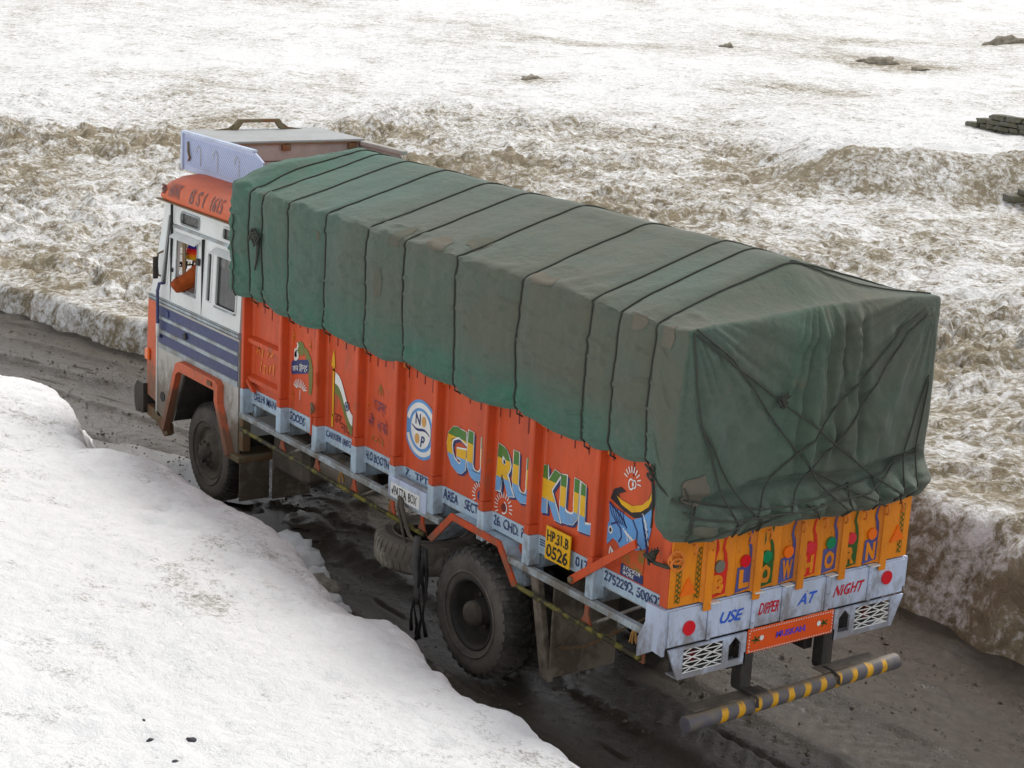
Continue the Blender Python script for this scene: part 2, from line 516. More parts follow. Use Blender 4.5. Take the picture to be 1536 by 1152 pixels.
def grid_mesh(name, X, Y, Z, attrs=None, smooth=True):
    a, b = X.shape
    me = bpy.data.meshes.new(name)
    co = np.stack([X, Y, Z], -1).reshape(-1, 3)
    i = np.arange(a*b).reshape(a, b)
    q = np.stack([i[:-1, :-1], i[1:, :-1], i[1:, 1:], i[:-1, 1:]], -1).reshape(-1, 4)
    me.vertices.add(len(co)); me.vertices.foreach_set('co', co.ravel())
    me.loops.add(q.size); me.loops.foreach_set('vertex_index', q.ravel().astype(np.int32))
    me.polygons.add(len(q)); me.polygons.foreach_set('loop_start', (np.arange(len(q))*4).astype(np.int32))
    me.polygons.foreach_set('loop_total', np.full(len(q), 4, np.int32))
    me.update(calc_edges=True)
    if smooth:
        me.polygons.foreach_set('use_smooth', np.ones(len(q), bool))
    for k, val in (attrs or {}).items():
        at = me.attributes.new(k, 'FLOAT', 'POINT')
        at.data.foreach_set('value', np.asarray(val, np.float32).ravel())
    return me
_txt = {}
def text_mb(body, bold=0., shear=0.):
    key = (body, bold, shear)
    if key not in _txt:
        cu = bpy.data.curves.new('lettering', 'FONT')
        cu.body = body
        cu.size = 1
        cu.offset = bold
        cu.shear = shear
        cu.resolution_u = 3
        o = bpy.data.objects.new('lettering', cu)
        COL.objects.link(o)
        bpy.context.view_layer.update()
        me = bpy.data.meshes.new_from_object(o.evaluated_get(bpy.context.evaluated_depsgraph_get()))
        vs = np.array([v.co[:] for v in me.vertices])
        fs = [tuple(p.vertices) for p in me.polygons]
        bpy.data.objects.remove(o); bpy.data.meshes.remove(me); bpy.data.curves.remove(cu)
        _txt[key] = (vs, fs)
    return _txt[key]
def wobble(p, seed):
    x, y = p[:, 0]*7+seed*3.1, p[:, 1]*5-seed
    q = p.copy()
    q[:, 0] += .012*np.sin(x*1.3+y*2.1)*min(1, 6/max(seed, 1))+.008*np.sin(x*3.7-y)
    q[:, 1] += .030*np.sin(x*1.9+1.3)+.015*np.sin(x*4.3+y*1.7)
    return q
def side_text(body, x0, x1, z0, z1, y, mat, parent, bold=.01, shear=0., tilt=0., name='lettering'):
    """flat lettering on the left side, from x0 (towards the cab) to x1, bottom z0 to top z1"""
    vs, fs = text_mb(body, bold, shear)
    lo = vs.min(0); hi = vs.max(0)
    t = wobble((vs-lo)/np.maximum(hi-lo, 1e-6), len(body))
    mb = MB()
    mb.add([(x0+(x1-x0)*p[0], y, z0+(z1-z0)*p[1]+tilt*p[0]) for p in t], fs)
    return part(name, mb, mat, parent)
def rear_text(body, y0, y1, z0, z1, x, mat, parent, bold=.01, shear=0., name='lettering'):
    vs, fs = text_mb(body, bold, shear)
    lo = vs.min(0); hi = vs.max(0)
    t = wobble((vs-lo)/np.maximum(hi-lo, 1e-6), len(body))
    mb = MB()
    mb.add([(x, y0+(y1-y0)*p[0], z0+(z1-z0)*p[1]) for p in t], fs)
    return part(name, mb, mat, parent)
def strokes(mb, lines, w, plane, off):
    """flat brush strokes: lines are lists of 2-D points; plane 'y' gives (x,z) at y=off, 'x' gives (y,z) at x=off"""
    for ln in lines:
        p = [Vector(q) for q in ln]
        n = len(p); L = []; R = []
        for i in range(n):
            d = (p[min(i+1, n-1)]-p[max(i-1, 0)])
            d = d.normalized() if d.length > 1e-9 else Vector((1, 0))
            ww = (w if not callable(w) else w(i/(n-1)))/2
            e = Vector((-d.y, d.x))*ww
            L.append(p[i]+e); R.append(p[i]-e)
        q = L+R
        vs = [((a.x, off, a.y) if plane == 'y' else (off, a.x, a.y)) for a in q]
        mb.add(vs, [(i, i+1, n+i+1, n+i) for i in range(n-1)])
    return mb
def disc(mb, c, rx, rz, plane, off, seg=28, inner=0., a0=0., a1=2*math.pi):
    n = seg
    ring = [(c[0]+rx*math.cos(a0+(a1-a0)*k/n), c[1]+rz*math.sin(a0+(a1-a0)*k/n)) for k in range(n+1)]
    inn = [(c[0]+rx*inner*math.cos(a0+(a1-a0)*k/n), c[1]+rz*inner*math.sin(a0+(a1-a0)*k/n)) for k in range(n+1)]
    f = (lambda a: (a[0], off, a[1])) if plane == 'y' else (lambda a: (off, a[0], a[1]))
    mb.add([f(a) for a in ring]+[f(a) for a in inn], [(k, k+1, n+1+k+1, n+1+k) for k in range(n)])
    return mb
def poly2(mb, pts, plane, off):
    mb.plate([((a, off, b) if plane == 'y' else (off, a, b)) for a, b in pts])
    return mb

# ================================================================== the setting
def road_off(x):
    """sideways shift of the road's course: straight beside the lorry, bending left ahead of it"""
    t = np.clip(x-6.0, 0, None)
    return .055*t**1.72
def wall_base(x):
    xs = np.array([-60, -8, 0, 1.5, 5, 8, 11, 13.4, 15.4, 16.9, 22, 40, 90.])
    ys = np.array([-1.3, -1.6, -1.70, -1.86, -1.75, -1.35, -.45, .36, 1.0, 1.35, 2.9, 9, 30.])
    return np.interp(x, xs, ys)+.10*perlin(x*.9, x*0+3.3, 4)+.05*perlin(x*2.7, x*0+8.3, 5)

# road -------------------------------------------------------------
def build_road():
    xs = np.concatenate([np.arange(-14, -4, .12), np.arange(-4, 12, .03), np.arange(12, 22, .06), np.arange(22, 60, .4)])
    ts = np.arange(-3.4, 5.2, .035)
    X, T = np.meshgrid(xs, ts, indexing='ij')
    Y = T+road_off(X)
    z = .03*fbm(X*.35, T*.9, 11, 4)+.016*fbm(X*2.2, T*2.6, 12, 4)+.008*fbm(X*8, T*9, 16, 3)
    dry = np.full_like(z, .15)
    grit = np.zeros_like(z)
    wob = .06*perlin(X*.5, T*0+1.7, 13)
    # wheel ruts with lug prints
    for c, w, dep in ((2.15, .34, .05), (.32, .34, .05), (-.72, .18, .03), (1.0, .16, .02), (2.75, .12, .03)):
        d = (T-c-wob)/w
        rut = np.exp(-d**4)
        z -= dep*rut
        z += dep*.6*np.exp(-((np.abs(d)-1.25)/.28)**2)*(.6+.8*np.abs(fbm(X*1.5, T*3, 14, 3)))
    for c, w in ((1.28, .34), (.42, .30)):
        d = np.abs(T-c-wob)/w
        chev = np.sin((X*1.0+np.abs(T-c-wob)*.9)*2*np.pi/.19)
        m = (d < 1)*sst(1.9, .9, X)*(.7+.5*fbm(X*.8, T*1.5, 19, 3))
        z += .009*np.clip(chev*2, -1, 1)*m
        grit = np.maximum(grit, .8*m*np.clip(chev, 0, 1))  # crests of the lug prints coloured paler so the tracks stand out
    # long sharp scrapes
    scr = ridged(X*.22+3, T*3.2, 15, 4)
    z -= .045*sst(.74, .97, scr)
    lump = sst(.50, .95, ridged(X*1.1, T*1.5, 17, 4))
    m2 = np.exp(-((X-6.4)/1.3)**2-((T-1.5)/.9)**2)
    z += .06*lump*m2
    dry = .1+.8*sst(8.5, 11.5, X)+.55*sst(.9, -.4, X)*sst(2.0, .9, T)*(.75+.5*fbm(X*.5, T*.8, 18, 3))
    dry = np.clip(dry, 0, 1)
    grit = np.maximum(grit, .5*sst(10, 12, X)*sst(.1, .4, fbm(X*.8, T*2.5, 22, 4)))
    grit = np.maximum(grit, .8*m2*sst(.62, .9, lump+.2*fbm(X*4, T*4, 23, 3)))
    # puddle hollows
    for (cx, cy, rx, ry, dp) in PUDDLES:
        yy = cy-road_off(np.array([cx]))[0]
        q = ((X-cx)/rx)**2+((T-yy)/ry)**2
        z -= dp*np.exp(-q*1.1)
    # banks creep onto the road edges
    z += .10*sst(-1.25, -1.9, T)*(.6+.8*np.abs(fbm(X*1.4, T*1.4, 21, 3)))
    me = grid_mesh('road', X, Y, z, {'dry': dry, 'grit': grit})
    o = link('road', me, 'road')
    o['kind'] = 'structure'
    return o
PUDDLES = [(9.35, 2.30, .95, .34, .10), (8.15, 2.05, .75, .40, .11), (6.55, 1.80, .50, .26, .07)]
build_road()
def puddle(cx, cy, rx, ry, z, seed):
    mb = MB(); n = 48; vs = [(cx, cy, z)]
    for k in range(n):
        a = 2*math.pi*k/n
        q = 1+.18*math.sin(3*a+seed)+.1*math.sin(7*a+seed*2)
        vs.append((cx+rx*q*math.cos(a), cy+ry*q*math.sin(a), z))
    mb.add(vs, [(0, 1+k, 1+(k+1) % n) for k in range(n)])
    o = part('puddle', mb, 'water')
    o['kind'] = 'structure'
for i, (cx, cy, rx, ry, dp) in enumerate(PUDDLES):
    puddle(cx, cy, rx*1.25, ry*1.3, -.035+.006*i, i*1.7)

# far snow field with the cut wall along the road --------------------
def field_height(X, Y, want=False):
    d = wall_base(X)-Y                                   # metres behind the foot of the cut
    Hw = np.interp(X, [-40, -2, 2.5, 7, 11, 17, 40], [1.25, 1.2, 1.05, .75, .5, .42, .4])
    run = np.interp(X, [-40, 2.5, 7, 12, 40], [.75, .60, .45, .28, .28])*(1+.35*fbm(X*.7, Y*.7, 31, 3))
    n_w = fbm(X*1.1, Y*1.1, 32, 4)
    t = np.clip((d+.12*n_w)/run, 0, 1)
    prof = 1-(1-t)**2.2
    z = -.45+(Hw+.45)*np.where(d < -.15, 0, prof)
    dd = np.clip(d-run, 0, None)
    z = z+.028*dd*sst(0, 6, dd)
    rr = np.hypot(X-CAM[0], Y-CAM[1])
    z = z+.00012*np.clip(rr-60, 0, None)**2*.5
    on = sst(.0, .5, d)
    near = sst(55, 44, rr+5*fbm(X*.09, Y*.09, 33, 3))     # broken avalanche debris lies nearer
    # terrain swells
    z = z+on*(.30*fbm(X*.11, Y*.11, 34, 3)*sst(2, 8, d)+.10*fbm(X*.45, Y*.45, 35, 3))
    # debris: clods of several sizes, tilted and broken
    wx = X+.25*fbm(X*1.3, Y*1.3, 36, 2); wy = Y+.25*fbm(X*1.3+9, Y*1.3, 37, 2)
    f1, f2, cid = worley(wx*.75, wy*.75, 38)
    clod = np.clip(1-f1*1.35, 0, 1)**.8*sst(.35, .95, cid)
    g1, g2, gid = worley(wx*2.0, wy*2.0, 39)
    clod2 = np.clip(1-g1*1.3, 0, 1)**.8*sst(.3, .9, gid)
    k1, k2, kid = worley(wx*4.6, wy*4.6, 40)
    clod3 = np.clip(1-k1*1.3, 0, 1)*sst(.3, .9, kid)
    patchy = sst(-.35, .3, fbm(X*.16, Y*.16, 41, 3))
    amp = on*near*(.35+.65*patchy)*sst(.2, 1.5, d)*(1-.55*sst(7, 3, X)*sst(9, 4, d))*(1-.45*sst(-9, -3, -(X-17.0)*.61-(Y+19.0)*.79)*sst(6, 12, d))
    z = z+amp*(.26*clod+.13*clod2+.05*clod3+.16*gid*sst(.03, .16, g2-g1)+.085*kid*sst(.04, .2, k2-k1)+.12*(ridged(X*.9, Y*.9, 42, 4)-.5))
    z = z+on*(1-near)*(.07*(ridged(X*.32+.1*Y, Y*.32, 43, 4)-.5)+.03*fbm(X*1.5, Y*1.5, 44, 4))
    z = z+on*.028*fbm(X*3.2, Y*3.2, 45, 4)
    # wind-cut drift on the right, with a dirty face towards the road
    ux, uy = .79, -.61                                    # along the view, away from the road
    al = (X-17.0)*ux+(Y+19.0)*uy
    la = -(X-17.0)*.61-(Y+19.0)*.79
    al = al+.35*fbm(X*.3, Y*.3, 46, 3)
    lat = sst(-3.6, -1.2, la)
    face = sst(-1.9, .15, al)
    back = np.exp(-np.clip(al, 0, None)/6.0)
    z = z+1.0*lat*face*back*on
    if not want:
        return z
    steep_r = sst(3.5, 1.0, X)
    wall_zone = sst(1.1, .35, d-.2*n_w)
    wall_d = wall_zone*(.475+.10*steep_r+.13*n_w)
    debris_d = (.495+.04*patchy+.095*fbm(X*.24, Y*.24, 47, 4)+.08*fbm(X*1.2, Y*1.2, 48, 3))
    band = np.exp(-((rr-42)/8)**2)
    debris_d = debris_d+.02*band
    spread = np.exp(-np.clip(d, 0, None)/2.6)*steep_r*.12
    farstreak = (.455+.08*fbm(X*.09+.04*Y, Y*.10, 49, 4)+.06*fbm(X*.5, Y*.5, 50, 3))
    for (mx, my, ml, mw) in ((40.4, -42.9, 2.4, 2.2), (45.5, -56.0, 3.5, 3.5), (39.2, -25.0, 1.6, 1.6), (38.3, -42.9, 1.6, 1.2), (50, -36, 3.5, 2.0), (34.5, -31.5, 2.6, 1.6), (48.0, -49.5, 3.0, 1.5)):
        a_ = (X-mx)*ux+(Y-my)*uy; l_ = (X-mx)*.61+(Y-my)*.79
        farstreak = farstreak+.085*np.exp(-(a_/mw)**2-(l_/ml)**2)
    mk = sst(53, 43, rr+5*fbm(X*.09, Y*.09, 33, 3))
    drift_d = lat*sst(-2.2, -1.3, al)*sst(.15, -.1, al)*(.53+.10*fbm(X*.5, Y*.5, 51, 3))*sst(5.5, 2.5, la)
    clean = lat*sst(.2, .6, al)*np.exp(-np.clip(al, 0, None)/7)
    dirt = np.maximum(wall_d, (debris_d*mk+farstreak*(1-mk))*(1-.35*clean))
    dirt = np.maximum(dirt, drift_d)+spread*(1-wall_zone)
    return z, np.clip(dirt, 0, .95)
def build_field():
    rs = [8.]
    while rs[-1] < 52:
        rs.append(rs[-1]+.046*(max(rs[-1], 11)/14)**1.2)
    while rs[-1] < 900:
        rs.append(rs[-1]*1.025)
    rs = np.array(rs)
    th = np.arange(YAW-.62, YAW+.62, .0021)
    R, T = np.meshgrid(rs, th, indexing='ij')
    X = CAM[0]+R*np.cos(T); Y = CAM[1]+R*np.sin(T)
    Z, D = field_height(X, Y, True)
    o = link('snow_field', grid_mesh('snow_field', X, Y, Z, {'dirt': D}), 'snow_far')
    o['kind'] = 'structure'
build_field()
def field_z(x, y):
    return float(field_height(np.array([[x]]), np.array([[y]]))[0, 0])

# near snow bank ------------------------------------------------------
CREST = [(30, 16), (22, 9.5), (16, 6.0), (12.5, 4.35), (10.6, 3.72), (10.07, 3.60), (9.76, 3.38), (9.3, 3.36), (8.84, 3.47), (8.21, 3.70), (7.25, 3.92), (6.9, 3.84), (6.64, 3.54), (6.38, 3.40),
         (5.62, 3.47), (4.95, 3.45), (4.59, 3.36), (4.03, 3.41), (3.31, 3.60), (2.62, 3.74), (2.15, 3.79), (1.96, 3.60), (1.59, 3.64), (1.18, 3.78), (.81, 3.84),
         (.47, 3.80), (.12, 3.72), (-.26, 3.76), (-.74, 3.80), (-3, 3.85), (-10, 3.7)]
CREST_X = np.array([c[0] for c in CREST][::-1]); CREST_Y = np.array([c[1] for c in CREST][::-1])
def bank_height(X, Y, want=False):
    yc = np.interp(X, CREST_X, CREST_Y)+.05*fbm(X*2.5, Y*2.5, 61, 4)+.05*ridged(X*3.5, Y*3.5, 60, 4)
    s = Y-yc
    h = np.where(s > -.45, .93*(1-np.exp(-np.clip(s+.42, 0, None)/.13)), -.5)
    z = h+.11*np.clip(s, 0, None)+.018*np.clip(s, 0, 6)**2
    on = sst(-.1, .5, s)
    z = z+on*(.10*fbm(X*.55, Y*.55, 62, 4)+.035*fbm(X*1.6, Y*1.6, 63, 4)+.018*fbm(X*6, Y*6, 64, 4)+.014*ridged(X*3.2, Y*3.2, 59, 4))
    # melt cups
    f1, f2, cid = worley(X*2.4+.3*fbm(X, Y, 65, 2), Y*2.4, 66)
    z = z-on*.04*np.clip(1-f1*2.4, 0, 1)*sst(.45, .9, cid)
    z = z+sst(-.45, -.2, s)*(1-on)*.04*fbm(X*3, Y*3, 67, 3)
    if not want:
        return z
    dirt = .40+.15*fbm(X*.6, Y*.6, 68, 4)+.12*fbm(X*2.6, Y*2.6, 69, 3)
    dirt = np.maximum(dirt, .5*sst(.05, -.3, s))
    return z, np.clip(dirt, 0, .62)
def build_bank():
    xs = np.concatenate([np.arange(-9, -3.2, .08), np.arange(-3.2, 11.2, .026), np.arange(11.2, 30, .12)])
    ss = np.concatenate([np.arange(-.55, .6, .022), np.arange(.6, 4.5, .03), np.arange(4.5, 12, .1)])
    X, S = np.meshgrid(xs, ss, indexing='ij')
    ysm = np.interp(X, CREST_X, CREST_Y)
    far = sst(.6, 3.0, S)
    Y = S+ysm*(1-far)+far*np.interp(X, [-10, -1, 11, 30], [3.8, 3.7, 3.7, 15])
    Z, D = bank_height(X, Y, True)
    Z = np.where(S <= -.50, -.5, Z)
    o = link('snow_bank', grid_mesh('snow_bank', X, Y, Z, {'dirt': D}), 'snow_near')
    o['kind'] = 'structure'
build_bank()
def bank_z(x, y):
    return float(bank_height(np.array([[x]]), np.array([[y]]))[0, 0])

# loose lumps -----------------------------------------------------------
def rock_mesh(name, seed, dims, sub=3, rough=.25, flat=0.):
    import bmesh
    bm = bmesh.new()
    bmesh.ops.create_icosphere(bm, subdivisions=sub, radius=1)
    rnd = random.Random(seed)
    planes = [(Vector((rnd.gauss(0, 1), rnd.gauss(0, 1), rnd.gauss(0, 1))).normalized(), rnd.uniform(.55, .9)) for _ in range(9)]
    for v in bm.verts:
        p = v.co.copy()
        for n, dd in planes:
            k = p.dot(n)-dd
            if k > 0:
                p -= n*k*(.85-flat)
        q = np.array([p.x*2.1+seed, p.y*2.1-seed])
        p *= 1+rough*float(perlin(np.array([p.x*2.3+seed*1.3+p.z]), np.array([p.y*2.3-seed*.7+p.z*1.7]), 3)[0])
        p *= 1+rough*.4*float(perlin(np.array([p.x*6+seed+p.z*3]), np.array([p.y*6-seed+p.z*4]), 9)[0])
        v.co = Vector((p.x*dims[0]/2, p.y*dims[1]/2, p.z*dims[2]/2))
    me = bpy.data.meshes.new(name)
    bm.to_mesh(me); bm.free()
    me.polygons.foreach_set('use_smooth', [True]*len(me.polygons))
    return me
def lump(name, seed, dims, loc, mat, label, cat, group=None, dirt=.2, rz=0., sub=3, rough=.25):
    me = rock_mesh(name, seed, dims, sub, rough)
    if mat == 'chunk':
        at = me.attributes.new('dirt', 'FLOAT', 'POINT')
        at.data.foreach_set('value', [dirt]*len(me.vertices))
    o = link(name, me, mat)
    o.location = loc
    o.rotation_euler.z = rz
    tag(o, label, cat, group)
    return o
G1 = 'broken snow chunks beside the bank'
lump('snow_chunk', 1, (.52, .42, .40), (5.28, 2.55, .17), 'chunk', 'largest rounded white snow chunk at the foot of the near bank', 'snow chunk', G1, .05, .4)
lump('snow_chunk', 2, (.40, .34, .34), (4.98, 2.58, .15), 'chunk', 'smooth white snow chunk just below the largest one in the roadside heap', 'snow chunk', G1, .08, 1.1)
lump('snow_chunk', 3, (.30, .26, .24), (4.70, 2.60, .11), 'chunk', 'small angular white snow chunk in the middle of the roadside heap', 'snow chunk', G1, .25, 2.0)
lump('snow_chunk', 4, (.34, .30, .26), (4.48, 2.66, .11), 'chunk', 'dirty brown grey snow chunk in the middle of the roadside heap', 'snow chunk', G1, .62, .2)
lump('snow_chunk', 5, (.26, .24, .18), (4.22, 2.70, .08), 'chunk', 'grey flecked snow chunk at the rear end of the roadside heap', 'snow chunk', G1, .42, 1.4)
lump('snow_chunk', 6, (.20, .18, .14), (4.02, 2.72, .06), 'chunk', 'small crumbling snow chunk last in the heap towards the rear wheel', 'snow chunk', G1, .45, .9)
lump('snow_chunk', 7, (.34, .24, .34), (9.62, 2.86, .12), 'chunk', 'upright white snow chunk standing at the edge of the far left puddle', 'snow chunk', G1, .12, .5)
lump('snow_chunk', 8, (.24, .12, .10), (2.45, 2.78, .04), 'chunk', 'tiny flat snow lump on the mud in front of the rear wheel', 'snow chunk', G1, .15, .3)
lump('snow_chunk', 9, (.34, .26, .26), (7.95, 2.62, .10), 'chunk', 'white snow lump in front of the lorry front wheel', 'snow chunk', G1, .1, .3)
lump('snow_chunk', 10, (.26, .22, .20), (7.30, 2.60, .08), 'chunk', 'low snow lump below the rear edge of the front wheel', 'snow chunk', G1, .12, 1.3)
lump('mud_slab', 11, (.7, .45, .12), (6.35, 1.72, .02), 'road', 'flat wet mud slab under the lorry behind the front wheel', 'mud slab', None, .1, .3)

G2 = 'small dark stones in the near snow'
STONES = [(.18, 6.27, .05, 'left dark stone of the pair melting into the near snow'), (.09, 6.05, .06, 'right dark stone of the pair melting into the near snow'),
          (-.22, 6.30, .045, 'dark stone nearest the bottom edge below the stone pair'), (.45, 6.19, .03, 'tiny dark pebble above the stone pair in the near snow')]
for i, (x, y, s, lb) in enumerate(STONES):
    lump('stone', 20+i, (s*1.3, s, s*.8), (x, y, bank_z(x, y)-.004), 'dark_stone', lb, 'stone', G2, rz=i, sub=2)

# dry stone walls sticking out of the snow on the right
def block_mesh(name, seed, dims):
    """roughly squared building stone with worn corners"""
    import bmesh
    bm = bmesh.new()
    bmesh.ops.create_icosphere(bm, subdivisions=2, radius=1)
    rnd = random.Random(seed)
    sk = [rnd.uniform(-.16, .16) for _ in range(4)]
    for v in bm.verts:
        p = [math.copysign(abs(c)**.22, c) for c in v.co]
        n = float(perlin(np.array([p[0]*1.4+seed+p[2]]), np.array([p[1]*1.4-seed*.3+p[2]*.7]), 5)[0])
        k = 1+.16*n+rnd.uniform(-.03, .03)
        v.co = Vector(((p[0]+sk[0]*p[2]+sk[1]*p[1])*k*dims[0]/2, p[1]*k*dims[1]/2, (p[2]+sk[2]*p[0]*.4)*k*dims[2]/2))
    me = bpy.data.meshes.new(name)
    bm.to_mesh(me); bm.free()
    return me
def stone_wall(p0, p1, courses, z0, label, seed, step=0.):
    rnd = random.Random(seed)
    root = empty('stone_wall', (p0[0], p0[1], z0))
    dx, dy = p1[0]-p0[0], p1[1]-p0[1]
    LL = math.hypot(dx, dy); ux, uy = dx/LL, dy/LL
    z = 0.
    for c in range(courses):
        h = rnd.uniform(.11, .17)
        s = step*c+rnd.uniform(0, .15)
        while s < LL:
            w = rnd.uniform(.25, .7)
            o = link('stone', block_mesh('stone', seed*100+c*20+int(s*10), (w*.97, .45+rnd.uniform(-.06, .06), h*.97)), 'stone')
            o.parent = root
            o.location = (ux*(s+w/2), uy*(s+w/2), z+h/2)
            o.rotation_euler = (rnd.uniform(-.05, .05), rnd.uniform(-.06, .06), math.atan2(uy, ux)+rnd.uniform(-.08, .08))
            s += w
        z += h
    tag(root, label, 'stone wall', 'dry stone walls in the snow')
    return root

# ================================================================== the lorry
W = 2.44            # outer left side of the load body
P = 2.34            # plane of the side panels
L = 6.56            # front end of the load body
truck = empty('truck', (4.0, 1.22, 0))
tag(truck, 'orange goods lorry with white cab and painted sides on the muddy road', 'lorry')
def tp(name, mb, mat, parent=truck, smooth=False, label=None):
    return part(name, mb, mat, parent, smooth, label)

# chassis ---------------------------------------------------------------
for y in (.78, 1.58):
    tp('chassis_rail', MB().box(.15, 8.7, y, y+.09, .78, 1.02, .01), 'dark_steel')
for x in (.3, 1.35, 2.45, 3.5, 4.6, 5.7, 6.6):
    tp('cross_member', MB().box(x-.04, x+.04, .87, 1.58, .84, .98, .01), 'dark_steel')
tp('load_floor', MB().box(.06, L-.02, .12, P-.03, 1.30, 1.36), 'plank')
POSTS = [5.80, 5.10, 4.38, 3.73, 3.11, 2.37, 1.74, .93]
for x in [L-.04]+POSTS+[.2]:
    tp('floor_bearer', MB().box(x-.06, x, .10, P-.02, 1.18, 1.296, .008), 'pale_blue')
tp('rear_axle', MB().tube([(2.45, .35, .52), (2.45, .95, .52), (2.45, 1.07, .52), (2.45, 1.37, .52), (2.45, 1.49, .52), (2.45, 2.1, .52)], [.09, .10, .22, .22, .10, .09], 14), 'dark_steel', smooth=True)
tp('front_axle', MB().box(7.48, 7.60, .4, 2.05, .44, .56, .02), 'dark_steel')
tp('drive_shaft', MB().tube([(2.6, 1.22, .60), (7.2, 1.22, .78)], .05, 10), 'dark_steel', smooth=True)
tp('air_tank', MB().tube([(5.55, 1.98, .92), (5.5, 1.98, .92), (4.86, 1.98, .92), (4.80, 1.98, .92)], [.09, .14, .14, .09], 16), 'silver', smooth=True)
tp('fuel_tank', MB().box(5.75, 6.45, 1.72, 2.14, .62, 1.06, .06), 'mud_steel')
tp('silencer', MB().tube([(4.5, .5, .8), (3.4, .5, .8)], .13, 14), 'dark_steel', smooth=True)
for x0, x1 in ((1.75, 3.15),):
    for y in (.70, 1.66):
        mb = MB()
        for k in range(5):
            mb.box(x0+.1*k, x1-.1*k, y, y+.08, .70-.028*k, .725-.028*k)
        tp('leaf_spring', mb, 'dark_steel')

# wheels -----------------------------------------------------------------
R0 = .52
TW = .27
def tyre_profile(r0=R0, w=TW):
    h = w/2
    return [(-h+.03, .275), (-h+.01, .30), (-h-.012, .36), (-h-.018, .42), (-h+.0, .475), (-h+.028, .503), (-h+.06, r0-.012), (-.02, r0-.008), (.02, r0-.008), (h-.06, r0-.012), (h-.028, .503), (h, .475), (h+.018, .42), (h+.012, .36), (h-.01, .30), (h-.03, .275)]
def tyre_mesh(lugs, hi=.012, dp=0.):
    mb = MB()
    mb.lathe_y(tyre_profile(), seg=64)
    # raised ring on the side wall
    for sgn in (1, -1):
        y = sgn*(TW/2+.014)
        mb.lathe_y([(y, .335), (y+sgn*.008, .34), (y+sgn*.008, .35), (y, .355)], seg=64)
    n = lugs
    h = TW/2
    for k in range(n):
        a0 = 2*math.pi*k/n
        for sgn in (-1, 1):
            a = a0+(math.pi/n if sgn > 0 else 0)
            da = math.pi/n*.62
            vs = []
            for (yy, rr, sh) in ((sgn*.012, R0-.012, .9), (sgn*.012, R0+hi, .9), (sgn*(h-.045), R0+hi-.002, .0), (sgn*(h-.012), R0-.012+dp, -.2), (sgn*(h+.006), R0-.06, -.3), (sgn*(h-.01), R0-.07, -.3)):
                for s2 in (-1, 1):
                    w = a+sh*da+s2*da*.5
                    vs.append((rr*math.cos(w), yy, rr*math.sin(w)))
            fs = [(2*i, 2*i+1, 2*i+3, 2*i+2) for i in range(5)]
            fs += [tuple(range(0, 12, 2)), tuple(range(11, 0, -2))]
            mb.add(vs, fs)
    return mb.mesh('tyre', False)
me_tyre = tyre_mesh(34)
def smooth_lathe(me):
    me.polygons.foreach_set('use_smooth', [True]*len(me.polygons))
me_front = tyre_mesh(56)
for m in (me_tyre, me_front):
    m.materials.append(M['rubber']); m.materials.append(M['sidewall'])
    for p in m.polygons:
        c = p.center
        r = math.hypot(c.x, c.z)
        if abs(c.y) > TW/2-.03 and r < .475:
            p.material_index = 1
            p.use_smooth = True
        if r < R0-.004 and len(p.vertices) == 4 and abs(c.y) < TW/2-.03:
            p.use_smooth = True
def wheel(name, x, y, side, kind, parent=truck, label=None):
    """side = +1: outer face towards +y"""
    w = link(name, me_tyre if kind != 'front' else me_front, None, parent)
    w.location = (x-parent.location.x, y-parent.location.y, R0-parent.location.z)
    w.rotation_euler.y = random.uniform(0, 1)
    if kind != 'front':
        w.scale = (1.05, 1, 1.05)
        w.location.z += .018
    if label:
        w['label'] = label
    s = side
    rim = MB()
    h = TW/2
    if kind == 'front':      # disc dished outwards with a bolted hub
        prof = [(s*(h-.02), .295), (s*(h-.005), .285), (s*(h-.03), .262), (s*(h-.05), .25), (s*(h-.045), .19), (s*(h+.0), .165), (s*(h+.02), .14), (s*(h+.02), .085), (s*(h+.07), .08), (s*(h+.085), .06), (s*(h+.085), .001)]
    else:                    # deep dish, the disc lies far inside
        prof = [(s*(h-.02), .297), (s*(h-.002), .290), (s*(h-.012), .268), (s*(h-.05), .255), (s*(-h+.07), .25), (s*(-h+.05), .20), (s*(-h+.05), .12), (s*(h-.09), .105), (s*(h-.05), .09), (s*(h-.04), .001)]
    rim.lathe_y(prof, seg=48)
    ro = link('rim', rim.mesh('rim', True), 'mud_steel' if kind == 'front' else 'dark_steel', w)
    hub = MB()
    n = 8 if kind == 'front' else 10
    for k in range(n):
        a = 2*math.pi*k/n
        rr, y0, y1, br = (.118, h+.015, h+.055, .021) if kind == 'front' else (.155, -h+.05, -h+.085, .02)
        hub.tube([(rr*math.cos(a), s*y0, rr*math.sin(a)), (rr*math.cos(a), s*y1, rr*math.sin(a))], br, 6)
    if kind == 'front':
        for k in range(5):
            a = 2*math.pi*k/5+.3
            hub.tube([(.215*math.cos(a), s*(h-.05), .215*math.sin(a)), (.215*math.cos(a), s*(h-.043), .215*math.sin(a))], .03, 10)
    link('wheel_bolts', hub.mesh('wheel_bolts'), 'mud_steel', w)
    if kind == 'rear':
        hc = MB().lathe_y([(s*(h-.05), .105), (s*(h-.01), .10), (s*(h+.012), .085), (s*(h+.02), .05), (s*(h+.02), .001)], seg=20)
        link('hub', hc.mesh('hub', True), 'mud_steel', w)
    return w
wheel('wheel', 7.54, 2.30-TW/2, 1, 'front', label='front wheel with bolted hub caked in mud')
wheel('wheel', 7.54, .14+TW/2, -1, 'front')
wheel('wheel', 2.45, 2.41-TW/2, 1, 'rear', label='muddy outer rear wheel with deep dished rim')
